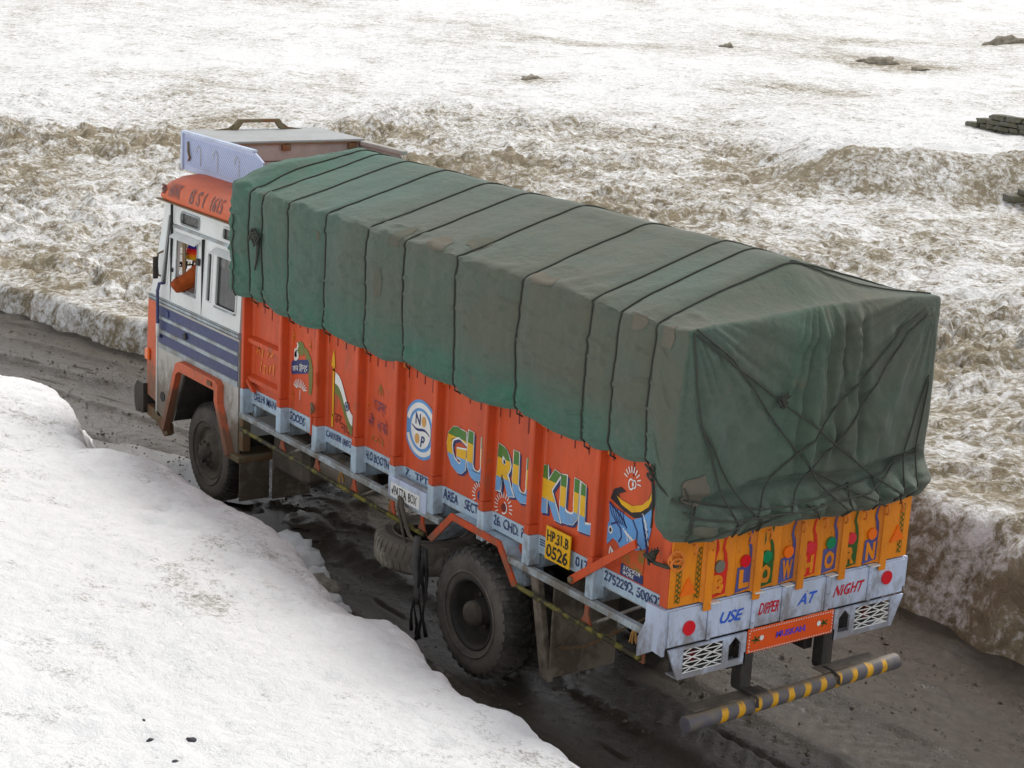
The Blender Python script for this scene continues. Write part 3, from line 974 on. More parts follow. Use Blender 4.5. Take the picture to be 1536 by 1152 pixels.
wheel('wheel', 2.45, 2.41-TW*1.5-.05, 1, 'inner')
wheel('wheel', 2.45, .03+TW/2, -1, 'rear')
wheel('wheel', 2.45, .03+TW*1.5+.05, -1, 'inner')

# spare wheel slung flat under the chassis: a thing that hangs from the lorry
spare = empty('spare_wheel', (4.12, 1.72, .36))
me_spare = tyre_mesh(44, -.002, -.01)
so = link('tyre', me_spare, 'rubber_dry', spare)

so.location = (0, 0, TW/2); so.rotation_euler.x = math.pi/2
ro = link('rim', MB().lathe_y([(.11, .295), (.10, .27), (0, .25), (-.05, .2), (-.05, .09), (-.05, .001)], seg=32).mesh('rim', True), 'dark_steel', spare)
ro.location = (0, 0, TW/2); ro.rotation_euler.x = math.pi/2
tag(spare, 'mud coated spare wheel slung flat under the lorry ahead of the rear wheel', 'spare wheel')

# load body, left side -------------------------------------------------------
ZB, ZT = 1.475, 2.44
EDGES = [L-.05]+[p for p in POSTS]+[0.10]
panels = []
for i in range(9):
    xf = EDGES[i]-(.0 if i == 0 else .055)          # front end of this bay
    xr = EDGES[i+1]
    mb = MB()
    prof = [(xf, P+.014), (xf-.03, P+.012), (xf-.045, P), (xr+.06, P), (xr+.03, P+.012), (xr, P+.012)]
    back = [(a, b-.012) for a, b in prof[::-1]]
    mb.prism(prof+back, 'z', ZB, ZT)
    panels.append(tp('side_panel', mb, 'orange'))
    mb = MB()
    mb.prism(prof+back, 'z', 1.325, ZB-.003)
    panels.append(tp('skirt_panel', mb, 'pale_blue'))
SP = panels[0::2]; SK = panels[1::2]
for i, x in enumerate(POSTS):
    mb = MB()
    mb.prism([(x-.055, P-.01), (x, P-.01), (x, W-.012), (x-.008, W), (x-.047, W), (x-.055, W-.012)], 'z', 1.56, ZT)
    mb.prism([(x-.075, P-.01), (x, P-.01), (x+.002, W+.002), (x-.06, W+.002)], 'z', ZB+.003, 1.557)
    po = tp('side_post', mb, 'orange')
    mb = MB().box(x-.085, x+.006, P-.012, W+.006, 1.228, ZB, .006)
    tp('post_foot', mb, 'pale_blue')
# front corner post
tp('side_post', MB().box(L-.048, L, P-.02, W, ZB+.002, ZT, .006), 'orange')
tp('post_foot', MB().box(L-.06, L+.004, P-.02, W+.004, 1.22, ZB, .006), 'pale_blue')
# rear corner post
tp('corner_post', MB().box(.016, .098, P-.03, W+.008, 1.452, 2.10, .01), 'orange')
tp('corner_post', MB().box(.016, .098, -.008, .1, 1.452, 2.10, .01), 'orange')
# horizontal bars in the first bay
for z in (1.985, 1.60):
    tp('panel_bar', MB().prism([(P+.001, z-.035), (P+.055, z-.03), (P+.055, z+.012), (P+.001, z+.035)], 'x', POSTS[0]+.004, L-.052), 'orange')
tp('corner_brace', MB().prism([(L-.052, 1.60), (L-.052, 1.545), (L-.17, 1.478), (L-.23, 1.478)], 'y', P+.034, P+.07), 'orange')
# other sides of the load body
tp('side_panel', MB().box(.1, L-.05, .06, .085, 1.33, ZT), 'orange')
for x in POSTS:
    tp('side_post', MB().box(x-.055, x, .0, .06, 1.2, ZT), 'orange')
tp('front_panel', MB().box(L-.03, L+.0, .1, P-.03, 1.33, ZT), 'orange')
# top rail under the tarpaulin
tp('top_rail', MB().box(.12, L-.05, P-.04, P+.03, ZT+.002, ZT+.06, .008), 'orange')

# rails and guards
tp('side_rail', MB().box(2.93, L+.006, W-.05, W+.01, 1.172, 1.225, .006), 'rail')
tp('side_rail', MB().box(.075, 1.93, W-.05, W+.01, 1.172, 1.225, .006), 'rail')
tp('guard_bar', MB().tube([(L-.01, W+.0, 1.06), (3.14, W+.0, 1.015)], .021, 8), 'yellow_guard', smooth=True)
tp('guard_bar', MB().tube([(1.79, W+.0, 1.02), (.26, W+.0, .985)], .021, 8), 'yellow_guard', smooth=True)
def bracket(x, z0=1.015, z1=1.17):
    mb = MB()
    mb.prism([(x-.022, z1), (x+.022, z1), (x+.024, z0+.085), (x+.075, z0-.02), (x-.075, z0-.02), (x-.024, z0+.085)], 'y', W-.035, W-.022)
    tp('guard_bracket', mb, 'orange')
for x, z in ((5.72, 1.05), (5.04, 1.04), (4.36, 1.03), (3.70, 1.022), (3.22, 1.018), (.93, 1.0)):
    bracket(x, z)
tp('guard_end', MB().prism([(.34, .985), (.235, 1.07), (.235, .95), (.28, .95)], 'y', W-.03, W-.015), 'orange')
for x in (5.6, 4.2, 3.55, .80):      # stays from the guard bar back to the chassis
    tp('guard_stay', MB().tube([(x+.12, W-.06, 1.0), (x-.16, 2.12, 1.2)], .014, 6), 'silver')
# rear wheel arch
A = [(3.06, 1.005), (2.735, 1.325), (2.03, 1.305), (1.775, 1.005)]
def arch_poly(t):
    out = []
    for i, (x, z) in enumerate(A):
        out.append((x, z))
    inn = [(3.06-.052, 1.0), (2.715, 1.325-t*1.3), (2.05, 1.305-t*1.3), (1.775+.052, 1.0)]
    return out+inn[::-1]
tp('wheel_arch', MB().prism(arch_poly(.022), 'y', W-.30, W-.004), 'pale_blue')
tp('arch_lip', MB().prism([(a+(.012 if i == 0 else -.012 if i == 3 else 0), b+.012) for i, (a, b) in enumerate(A)]+[(1.835, 1.0), (2.06, 1.262), (2.71, 1.28), (3.0, 1.0)], 'y', W-.002, W+.016), 'orange')
tp('arch_plate', MB().prism([(1.98, 1.22), (1.98, 1.46), (1.80, 1.46), (1.80, 1.05)], 'y', P-.06, P-.045), 'orange')
# leaf spring box
bx = tp('tool_box', MB().box(3.118, 3.722, P+.04, W+.018, 1.20, 1.385, .008), 'tail_white', label='white tool box with scrawled lettering under the body')
tp('panel_frame', MB().box(3.2, 3.66, W+.02, W+.026, 1.222, 1.345), 'white_dec', bx)
side_text('\u221aPATTA  BOX', 3.64, 3.24, 1.245, 1.33, W+.030, 'black_let', bx, 0.)
tp('hatch_bar', MB().box(3.118, 3.722, P+.05, P+.085, 1.392, 1.40), 'rail', bx)

# lettering and pictures on the side ------------------------------------------
E3 = .006
YT = P+E3
for i, (s, x0, x1, z0, z1) in enumerate([('DELHI MANAL', 6.44, 5.90, 1.375, 1.455), ('GOODS', 5.72, 5.42, 1.365, 1.445), ('(CARRIER (REGD', 5.03, 4.50, 1.365, 1.445), ('H.O.BOOTH', 4.29, 3.90, 1.365, 1.445),
                                         ('7.  TPT.', 3.62, 3.24, 1.405, 1.465), ('AREA', 3.02, 2.80, 1.37, 1.455), ('26. CHD. PH', 2.28, 1.80, 1.37, 1.455), ('017.', 1.19, 1.02, 1.37, 1.45), ('2752292, 500622', .84, .18, 1.365, 1.455)]):
    side_text(s, x0, x1, z0, z1, YT, 'blue_let', SK[i], .012)
side_text('SECTO', 2.70, 2.44, 1.37, 1.455, YT, 'blue_let', SK[5], .012)
strokes(mb := MB(), [[(1.66, 1.44), (1.54, 1.44)], [(1.66, 1.42), (1.54, 1.42)], [(1.66, 1.40), (1.54, 1.40)]], .008, 'y', YT)
part('painted_lines', mb, 'blue_let', SK[7])
# big name
def big(s, x0, x1, par, z0=1.655, z1=2.045):
    side_text(s, x0-.018, x1-.018, z0-.018, z1-.018, P+.004, 'blue_let', par, .065, name='letter_shadow')
    side_text(s, x0+.006, x1-.006, z0-.004, z1+.004, P+.007, 'white_dec', par, .065, name='letter_outline')
    side_text(s, x0, x1, z0, z1, P+.010, 'gurukul', par, .04)
big('GU', 3.0, 2.425, SP[5]); big('RU', 2.27, 1.80, SP[6]); big('KUL', 1.655, 1.005, SP[7])
# number plate
npl = tp('number_plate', MB().box(1.215, 1.525, P+.036, P+.046, 1.335, 1.60), 'plate_yellow')
side_text('HP.31.B', 1.505, 1.235, 1.485, 1.575, P+.050, 'black_let', npl, .02)
side_text('0526', 1.505, 1.235, 1.355, 1.462, P+.050, 'black_let', npl, .02)
# round emblem
def emblem(par):
    c = (3.405, 1.862)
    K = 1.0
    part('emblem_disc', disc(MB(), c, .262, .262, 'y', P+.004, 48), 'sky_blue', par)
    mb = disc(MB(), c, .236, .236, 'y', P+.006, 40, .80, math.radians(16), math.radians(182))
    disc(mb, c, .236, .236, 'y', P+.006, 40, .82, math.radians(196), math.radians(340))
    part('emblem_ring', mb, 'white_dec', par)
    part('emblem_face', disc(MB(), c, .155, .165, 'y', P+.008, 40), 'white_dec', par)
    side_text('N', 3.49, 3.41, 1.90, 2.0, P+.011, 'blue_let', par, .02)
    side_text('P', 3.405, 3.335, 1.715, 1.815, P+.011, 'blue_let', par, .02, .2)
    for dc in ((3.36, 1.945), (3.455, 1.775)):
        part('emblem_dot', disc(MB(), dc, .035, .046, 'y', P+.011, 20), 'tan', par)
    mb = strokes(MB(), [[(3.545-.28*t, 1.885-.045*t-.018*math.sin(t*2*math.pi)) for t in [k/16 for k in range(17)]]], lambda t: .006+.018*math.sin(math.pi*t), 'y', P+.0105)
    part('emblem_wave', mb, 'blue_let', par)
emblem(SP[4])
# rosette suns beside and below the name
def rosette(c, par, hollow=True, half=None, r=.05):
    mb = MB()
    rays = []
    for k in range(14):
        a = math.radians(-30+k*17)
        rays.append([(c[0]+(r+.03)*math.cos(a), c[1]+(r+.03)*math.sin(a)), (c[0]+(r+.075)*math.cos(a), c[1]+(r+.075)*math.sin(a))])
    strokes(mb, rays, .009, 'y', P+.006)
    if hollow:
        disc(mb, c, r, r*1.1, 'y', P+.006, 24, .78, math.radians(100), math.radians(290))
    part('painted_sun', mb, 'white_dec', par)
    part('sun_centre', disc(MB(), c, r*(.65 if hollow else 1.0), r*(.7 if hollow else 1.1), 'y', P+.005, 20), 'drip' if hollow else 'blue_let', par)
rosette((2.155, 1.545), SP[6]); rosette((2.48, 1.545), SP[5], False, r=.045)
# national flag on a yellow spear
def flag(par):
    mb = strokes(MB(), [[(4.90, 1.50), (4.905, 1.62)], [(4.895, 1.60), (4.905, 2.05)], [(4.905, 2.03), (4.91, 2.19)]], lambda t: .03, 'y', P+.006)
    poly2(mb, [(4.875, 2.07), (4.945, 2.07), (4.935, 2.14), (4.91, 2.23), (4.885, 2.14)], 'y', P+.0065)
    part('flag_pole', mb, 'paint_yellow', par)
    def band(off0, off1):
        top = []; bot = []
        for k in range(17):
            t = k/16
            x = 4.87-.33*t
            w = .045*math.sin(t*2*math.pi*.9)
            top.append((x, 2.025-.30*t+w+off0)); bot.append((x, 2.025-.30*t+w+off1))
        mb = MB()
        n = len(top)
        mb.add([(a, P+.0065, b) for a, b in top]+[(a, P+.0065, b) for a, b in bot], [(i, i+1, n+i+1, n+i) for i in range(n-1)])
        return mb
    part('flag_band', band(.0, -.105), 'white_dec', par)
    part('flag_band', band(-.105, -.20), 'leaf_green', par)
    c = (4.645, 1.755)
    mb = disc(MB(), c, .04, .045, 'y', P+.009, 20, .75)
    strokes(mb, [[(c[0]-.03*math.cos(a), c[1]-.03*math.sin(a)), (c[0]+.03*math.cos(a), c[1]+.03*math.sin(a))] for a in (0, .8, 1.6, 2.4)], .007, 'y', P+.009)
    part('flag_wheel', mb, 'blue_let', par)
    side_text('\u0921\u0930', 4.86, 4.74, 1.56, 1.64, P+.006, 'drip', par, 0.)
    side_text('\u0928\u092f\u0930', 4.74, 4.52, 1.50, 1.58, P+.006, 'drip', par, 0., tilt=-.02)
flag(SP[2])
# greeting sign with leaf
def greeting(par):
    mb = poly2(MB(), [(5.70, 1.845), (5.69, 1.815), (5.40, 1.885), (5.365, 1.92), (5.36, 2.0), (5.39, 2.025), (5.67, 1.955), (5.70, 1.93)], 'y', P+.005)
    part('name_board', mb, 'blue_let', par)
    side_text('\u091c\u092f \u093f\u0939\u0928\u094d\u0926', 5.675, 5.385, 1.83, 1.92, P+.009, 'white_dec', par, .008, tilt=.07)
    stem = [(5.50, 2.10), (5.43, 2.09), (5.37, 2.03), (5.335, 1.94), (5.325, 1.83), (5.33, 1.70)]
    mb = strokes(MB(), [stem], lambda t: .05+.04*math.sin(t*3.2), 'y', P+.0045)
    disc(mb, (5.53, 2.10), .075, .07, 'y', P+.0047, 20)
    part('painted_leaf', mb, 'leaf_green', par)
    mb = MB()
    for k in range(6):
        a = math.radians(100+k*32)
        strokes(mb, [[(5.64, 2.02), (5.64-.075*math.cos(a)*-1, 2.02+.06*math.sin(a))]], .028, 'y', P+.0065)
    strokes(mb, [[(5.63, 2.03), (5.60, 2.08), (5.58, 2.12), (5.60, 2.14)]], .022, 'y', P+.0065)
    part('painted_flower', mb, 'white_dec', par)
    mb = MB()
    for k in range(11):
        a = math.radians(15+k*15)
        r0, r1 = .06+.01*(k % 2), .135
        strokes(mb, [[(5.52+r0*math.cos(a), 1.665+.035+r0*.3*math.sin(a)), (5.52+r1*math.cos(a), 1.70+r1*.75*math.sin(a))]], .009, 'y', P+.006)
    strokes(mb, [[(5.52, 1.70), (5.52, 1.60)]], .008, 'y', P+.006)
    part('painted_rays', mb, 'white_dec', par)
    for (x, z) in ((5.66, 1.62), (5.35, 2.16), (5.67, 2.18)):
        mb = strokes(MB(), [[(x, z-.05), (x, z+.05)], [(x-.02, z-.02), (x+.02, z+.02)], [(x-.02, z+.02), (x+.02, z-.02)]], .012, 'y', P+.006)
        part('painted_star', mb, 'faint_yellow', par)
greeting(SP[1])
# worn hindi writing
side_text('\u0917\u093e\u0921\u0928\u094d\u092f', 4.20, 3.98, 1.82, 1.94, P+.005, 'faint_blue', SP[3], .012, tilt=-.01)
side_text('\u0938\u0947', 4.27, 4.17, 1.68, 1.80, P+.005, 'faint_blue', SP[3], .012)
side_text('\u092c\u091a\u094b', 4.12, 3.94, 1.67, 1.80, P+.005, 'faint_blue', SP[3], .012)
mb = strokes(MB(), [[(4.14, 2.0), (4.10, 2.08)], [(4.08, 2.0), (4.09, 2.1)], [(4.03, 2.0), (4.07, 2.08)]], .016, 'y', P+.005)
part('painted_garland', mb, 'faint_green', SP[3])
mb = strokes(MB(), [[(4.20, 1.56), (4.17, 1.61), (4.10, 1.63), (4.03, 1.61), (4.0, 1.55)], [(4.14, 1.56), (4.10, 1.60), (4.06, 1.56)]], .016, 'y', P+.005)
part('painted_garland', mb, 'faint_green', SP[3])
for (x, z) in ((4.29, 1.86), (3.86, 1.83)):
    mb = strokes(MB(), [[(x, z-.08), (x, z+.1)], [(x-.022, z-.03), (x+.022, z+.03)], [(x-.022, z+.03), (x+.022, z-.03)]], .012, 'y', P+.005)
    part('painted_star', mb, 'faint_yellow', SP[3])
mb = strokes(MB(), [[(6.41, 1.86), (6.35, 1.94)], [(6.38, 1.94), (6.33, 1.86)], [(6.30, 1.84), (6.27, 1.94)], [(6.2, 1.86), (6.14, 1.95)], [(6.12, 1.88), (6.02, 1.97)], [(6.16, 1.92), (6.03, 1.99)], [(6.33, 1.70), (6.30, 1.80)], [(6.25, 1.68), (6.24, 1.77), (6.19, 1.77), (6.18, 1.69)], [(6.14, 1.71), (6.11, 1.80)], [(6.06, 1.71), (6.05, 1.82)], [(5.94, 1.68), (5.94, 1.82)]], .024, 'y', P+.005)
part('painted_writing', mb, 'faint_yellow', SP[0])
# bird picture in the last bay
def bird(par):
    y = P+.005
    def pp(pts, mat, name, o=0.):
        part(name, poly2(MB(), pts, 'y', y+o), mat, par)
    tail = [(.83, 2.02), (.80, 2.10), (.72, 2.14), (.66, 2.12), (.74, 2.08), (.72, 2.03), (.60, 2.03), (.48, 2.07), (.42, 2.12), (.38, 2.20), (.40, 2.30), (.335, 2.24), (.31, 2.16), (.35, 2.06), (.44, 1.99), (.55, 1.95), (.68, 1.97)]
    pp(tail, 'black_let', 'painted_tail')
    inner = [(.76, 2.06), (.70, 2.045), (.58, 2.035), (.47, 2.075), (.40, 2.14), (.375, 2.20), (.36, 2.16), (.40, 2.08), (.48, 2.02), (.58, 1.985), (.70, 2.01)]
    pp(inner, 'paint_yellow', 'painted_tail', .001)
    body = [(.845, 1.99), (.78, 1.97), (.68, 1.95), (.575, 1.93), (.46, 1.985), (.36, 2.08), (.345, 1.97), (.365, 1.86), (.40, 1.76), (.50, 1.72), (.60, 1.70), (.66, 1.655), (.71, 1.71), (.77, 1.73), (.83, 1.665), (.865, 1.73), (.86, 1.80), (.82, 1.85), (.83, 1.92)]
    pp(body, 'sky_blue', 'painted_bird', .001)
    mb = MB()
    for k in range(6):
        t = k/5
        strokes(mb, [[(.47-.02*k, 1.95-.045*k+.06), (.43-.012*k, 1.90-.04*k), (.38, 1.90-.036*k)]], .011, 'y', y+.003)
        strokes(mb, [[(.83-.03*k, 1.965), (.80-.028*k, 1.91), (.74-.02*k, 1.86)]], .010, 'y', y+.003)
    strokes(mb, [[(.56, 1.935), (.50, 1.86), (.50, 1.78), (.44, 1.74)], [(.80, 1.83), (.74, 1.86), (.69, 1.83), (.67, 1.77), (.70, 1.72)], [(.845, 1.99), (.75, 1.95), (.66, 1.90), (.62, 1.85)]], .016, 'y', y+.003)
    part('painted_feather', mb, 'blue_let', par)
    mb = MB()
    for k in range(5):
        strokes(mb, [[(.66-.03*k, 1.84-.012*k), (.61-.03*k, 1.80-.012*k), (.60-.035*k, 1.755)]], .009, 'y', y+.0035)
        strokes(mb, [[(.455-.018*k, 1.985-.04*k+.03), (.40-.008*k, 1.94-.036*k)]], .008, 'y', y+.0035)
    disc(mb, (.80, 1.785), .025, .03, 'y', y+.0035, 16)
    part('painted_feather', mb, 'white_dec', par)
    part('painted_eye', disc(MB(), (.80, 1.785), .014, .019, 'y', y+.005, 14), 'black_let', par)
    pp([(.855, 1.745), (.905, 1.735), (.87, 1.715), (.895, 1.69), (.845, 1.70)], 'paint_yellow', 'painted_beak', .002)
    mb = MB()
    for k in range(9):
        a = math.radians(20+k*20)
        strokes(mb, [[(.60+.06*math.cos(a), 2.21+.07*math.sin(a)), (.60+.10*math.cos(a), 2.21+.12*math.sin(a))]], .010, 'y', y+.001)
    disc(mb, (.61, 2.19), .032, .045, 'y', y+.001, 18, .7); disc(mb, (.575, 2.20), .024, .034, 'y', y+.001, 16, .65)
    part('painted_mark', mb, 'white_dec', par)
    mb = strokes(MB(), [[(.80, 1.60), (.79, 1.66)], [(.77, 1.58), (.775, 1.65)], [(.745, 1.58), (.765, 1.64)]], .014, 'y', y+.001)
    part('painted_mark', mb, 'white_dec', par)
    mb = poly2(MB(), [(.66, 1.485), (.40, 1.485), (.405, 1.55), (.655, 1.575)], 'y', y)
    part('name_board', mb, 'blue_let', par)
    mb = poly2(MB(), [(.655, 1.578), (.41, 1.553), (.40, 1.74), (.47, 1.76), (.62, 1.68)], 'y', y)
    part('painted_ground', mb, 'faint_green', par)
    side_text('STICKER', .63, .43, 1.535, 1.565, y+.002, 'white_dec', par, .01, .2)
    side_text('WORK', .63, .50, 1.495, 1.528, y+.002, 'white_dec', par, .01, .2)
bird(SP[8])
# long slanting stay over the last bays
tp('door_stay', MB().prism([(1.10, 1.34), (1.07, 1.285), (.36, 1.80), (.38, 1.86)], 'y', W+.012, W+.032), 'orange')
tp('stay_bolt', MB().tube([(1.07, W+.03, 1.325), (1.07, W+.05, 1.325)], .025, 8), 'rust')
# door hinges and bolts between bays 2 and 3
tp('door_handle', MB().tube([(5.02, W+.015, 1.88), (5.02, W+.02, 1.99)], .012, 6), 'orange')
tp('door_latch', MB().tube([(5.09, W+.02, 1.66), (5.06, W+.04, 1.70), (5.03, W+.03, 1.64), (5.07, W+.03, 1.60), (5.09, W+.02, 1.66)], .012, 6), 'rust')
tp('door_bolt', MB().tube([(5.105, W+.012, 1.60), (5.105, W+.012, 1.38)], .011, 6), 'orange')
# hooks and paint runs under the tarpaulin edge
for i in range(9):
    xf, xr = EDGES[i], EDGES[i+1]
    mb = MB()
    n = 4 if i < 8 else 3
    for k in range(n):
        x = xf-.1-(xf-xr-.12)*k/n
        z = 2.37+.02*math.sin(x*9)
        if k == 0:
            mb.tube([(x, P+.005, z+.03), (x, P+.04, z+.035), (x, P+.055, z+.01), (x, P+.05, z-.02), (x, P+.03, z-.03)], .009, 6)
        part('paint_run', MB().box(x-.006, x+.006, P+.001, P+.004, z-.10-.03*math.sin(x*37), z+.06), 'drip', SP[i])
    part('hook', mb, 'hook', SP[i])

# tail ---------------------------------------------------------------------------
def corr(y):
    """depth of the corrugated tailgate sheet (towards the rear) at y"""
    pts = []
RIBS = [2.105, 1.63, 1.19, .75, .305]
prof = [(W-.003, .0)]
ys = []
cur = [(W-.003, .0)]
minor = [1.865, 1.415, .97, .535]
feats = sorted([(r, .036, .03) for r in RIBS]+[(m, .026, .012) for m in minor], reverse=True)
for c, hw, dep in feats:
    cur += [(c+hw+.012, .0), (c+hw-.008, -dep), (c-hw+.008, -dep), (c-hw-.012, .0)]
cur.append((.003, .0))
front = [(x, y) for y, x in cur]
backp = [(x+.012, y) for x, y in front[::-1]]
tg = tp('tailgate', MB().prism(front+backp, 'z', 1.462, 2.05), 'yellow_orange', label='yellow orange corrugated tailgate painted with letters')
for c in RIBS:
    part('tailgate_rib', MB().box(-.044, -.031, c-.036, c+.036, 1.40, 2.02, .003), 'yellow_orange', tg)
XT = -.004
LET = [('B', 1.985, 'paint_red', 'refl_grey', 1), ('L', 1.735, 'paint_blue', 'refl_red', 2), ('O', 1.525, 'paint_green', 'refl_green', 1), ('W', 1.305, 'paint_blue', 'refl_orange', 2),
       ('H', 1.085, 'paint_red', 'refl_pink', 2), ('O', .865, 'paint_blue', 'refl_green', 2), ('R', .645, 'paint_green', 'refl_pink', 2), ('N', .42, 'paint_blue', 'refl_orange', 2)]
for ch, yc, colr, rf, kind in LET:
    z0 = 1.478; w = .078
    block = [(yc+w, z0-.012), (yc-w*.95, z0+.010), (yc-w, z0+.20), (yc+w*.9, z0+.18)]
    part('letter_ground', poly2(MB(), block, 'x', XT-.001), colr, tg)
    rear_text(ch, yc+.052, yc-.050, z0+.018, z0+.160, XT-.004, 'yellow_orange', tg, .06)
    s1 = [(yc-w*.82, z0+.18), (yc-w*.78, z0+.24), (yc-w*.62, z0+.31), (yc-w*.35, z0+.36), (yc-w*.45, z0+.41), (yc-w*.75, z0+.47)]
    mb = strokes(MB(), [s1], lambda t: .036*(1-.55*t), 'x', XT-.0015)
    if kind == 1:
        strokes(mb, [[(2*yc-a, b) for a, b in s1]], lambda t: .036*(1-.55*t), 'x', XT-.0015)
    part('painted_curl', mb, colr, tg)
    cc = MB().tube([(XT-.001, yc+.004, z0+.228), (XT-.014, yc+.004, z0+.228)], .047, 20)
    part('reflector', cc, rf, tg)
for s, yc, z0 in ((1, 2.275, 1.535), (-1, .135, 1.60)):
    mb = MB().prism([(yc+.075, z0), (yc-.075, z0+.01), (yc+.0, z0+.135)], 'x', -.001, -.012)
    part('triangle_reflector', mb, 'refl_orange', tg)
for yc, za, zb in ((2.365, 1.49, 1.84), (2.185, 1.50, 1.88), (.095, 1.50, 1.90)):
    n = 18
    mb = strokes(MB(), [[(yc+(.012 if k % 2 else -.012), za+(zb-za)*k/n) for k in range(n+1)]], .014, 'x', XT-.001)
    strokes(mb, [[(yc+.022, za), (yc+.022, zb)], [(yc-.022, za), (yc-.022, zb)]], .004, 'x', XT-.001)
    part('painted_border', mb, 'paint_green', tg)
for yc in (2.13, 1.78, 1.58, 1.24, 1.02, .80, .60, .36, .2, 2.3):
    mb = MB().tube([(-.055, yc, 1.93), (-.085, yc, 1.945), (-.095, yc, 1.91), (-.09, yc, 1.88), (-.07, yc, 1.87)], .009, 6)
    part('hook', mb, 'hook', tg)
# orange rings with rope at the left corner
mb = MB()
for dz, dx in ((0, 0), (.03, .02), (-.02, .03)):
    mb.tube([(-.03-dx+.045*math.cos(a)*.3, W+.0+.045*math.cos(a), 1.83+dz+.045*math.sin(a)) for a in [k*2*math.pi/14 for k in range(14)]], .010, 6, closed=True)
tp('tie_ring', mb, 'hook')

bm_ = tp('tail_beam', MB().box(.0, .11, .002, W-.002, 1.152, 1.447, .008), 'tail_white')
for y0, y1 in ((2.43, 2.07), (2.03, 1.64), (1.60, 1.34), (1.30, .88), (.84, .42), (.38, .012)):
    part('beam_panel', MB().box(-.014, -.002, y1, y0, 1.165, 1.438, .004), 'tail_white', bm_)
for y in (2.05, 1.62, 1.32, .86, .40):
    mb = MB().box(-.026, -.003, y-.018, y+.018, 1.16, 1.44, .004)
    for z in (1.21, 1.30, 1.40):
        mb.tube([(-.026, y, z), (-.034, y, z)], .009, 6)
    part('beam_strap', mb, 'tail_white', bm_)
    part('strap_top', MB().box(-.06, -.003, y-.055, y+.03, 1.45, 1.458), 'white_dec', bm_)
for s, y0, y1, m in (('USE', 1.945, 1.715, 'bright_blue'), ('DIPPER', 1.565, 1.36, 'red_let'), ('AT', 1.17, .965, 'bright_blue'), ('NIGHT', .79, .46, 'red_let')):
    rear_text(s, y0, y1, 1.255, 1.345, -.017, m, bm_, .022, .35)
for y, z in ((2.245, 1.288), (.215, 1.318)):
    part('reflector', MB().tube([(-.015, y, z), (-.028, y, z)], .056, 24), 'refl_red', bm_)
tp('beam_end', MB().prism([(.0, 1.447), (.0, 1.10), (.10, 1.11), (.27, 1.005), (.27, 1.16), (.20, 1.30), (.20, 1.447)], 'y', W+.0, W+.028), 'tail_white', label='pointed white side end of the tail beam')
tp('beam_end', MB().prism([(.0, 1.447), (.0, 1.20), (.27, 1.20), (.27, 1.447)], 'y', -.028, .0), 'tail_white')
# lamp housings
def housing(mirror):
    """flat plate with a lattice window and an arrow-shaped hole, built as strips between its openings"""
    f = (lambda y: y) if not mirror else (lambda y: 2.44-y)
    zt, zb = 1.150, .905
    x0, x1 = -.03, -.012
    g = dict(l=2.285, r=1.90, t=1.132, b=.940)
    mb = MB()
    def pr(poly):
        mb.prism([(f(a), b) for a, b in poly], 'x', x0, x1)
    pr([(2.43, zt), (g['l'], zt), (g['l'], zb), (2.325, zb)])
    pr([(g['l'], zt), (g['r'], zt), (g['r'], g['t']), (g['l'], g['t'])])
    pr([(g['l'], g['b']), (g['r'], g['b']), (g['r'], zb), (g['l'], zb)])
    pr([(g['r'], zt), (1.845, zt), (1.845, zb), (g['r'], zb)])
    # arrow opening between 1.845 and 1.725
    pr([(1.845, zb), (1.725, zb), (1.725, .955), (1.845, .955)])
    pr([(1.845, zt), (1.785, zt), (1.785, 1.135), (1.845, 1.075)])
    pr([(1.785, zt), (1.725, zt), (1.725, 1.075), (1.785, 1.135)])
    pr([(1.725, zt), (1.675, zt), (1.675, zb), (1.725, zb)])
    h = tp('lamp_housing', mb, 'tail_white')
    # flanges running back
    mb = MB()
    for (a, za), (b, zbb) in (((2.325, zb), (1.675, zb)),):
        mb.box(-.010, .10, f(a), f(b), zb, zb+.012)
    part('housing_floor', mb, 'tail_white', h)
    part('housing_back', MB().box(.09, .10, f(2.31), f(1.69), zb+.015, 1.145), 'dark_steel', h)
    # lattice
    for k in range(6):
        z = g['b']+.004+(g['t']-g['b']-.008)*k/5
        part('lattice_bar', MB().tube([(-.018, f(g['l']), z), (-.018, f(g['r']), z)], .0045, 5), 'white_dec', h)
    for k in range(5):
        z = g['b']+(g['t']-g['b'])*(k+.5)/5
        n = 4
        pts = []
        for q in range(n+1):
            y = g['l']+(g['r']-g['l'])*q/n
            pts.append((-.021, f(y), z+(.019 if (q+k) % 2 else -.019)))
        part('lattice_strand', MB().tube(pts, .0045, 5), 'white_dec', h)
    part('tail_lamp', MB().tube([(.06, f(2.12), 1.02), (.085, f(2.12), 1.02)], .045, 16), 'drip', h)
    return h
housing(False); housing(True)
# orange plate in the middle
pl = tp('name_plate', MB().box(-.036, -.026, .782, 1.668, .975, 1.165, .003), 'plate_orange')
rear_text('MUSKAN', 1.38, 1.085, 1.05, 1.10, -.040, 'purple_let', pl, .03)
mb = MB()
for k in range(34):
    y = .80+k*.0255
    disc(mb, (y, 1.152), .006, .006, 'x', -.039, 6); disc(mb, (y, .988), .006, .006, 'x', -.039, 6)
for k in range(6):
    z = 1.0+k*.027
    disc(mb, (.797, z), .006, .006, 'x', -.039, 6); disc(mb, (1.653, z), .006, .006, 'x', -.039, 6)
part('dotted_border', mb, 'white_dec', pl)
for s, y in ((1, 1.585), (-1, .885)):
    mb = MB()
    for k in range(5):
        a = k*2*math.pi/5
        strokes(mb, [[(y, 1.075), (y+.045*math.cos(a), 1.075+.03*math.sin(a))]], .012, 'x', -.039)
    part('painted_leaf', mb, 'paint_green', pl)
    part('painted_flower', disc(MB(), (y-s*.055, 1.082), .021, .021, 'x', -.040, 16), 'white_dec', pl)
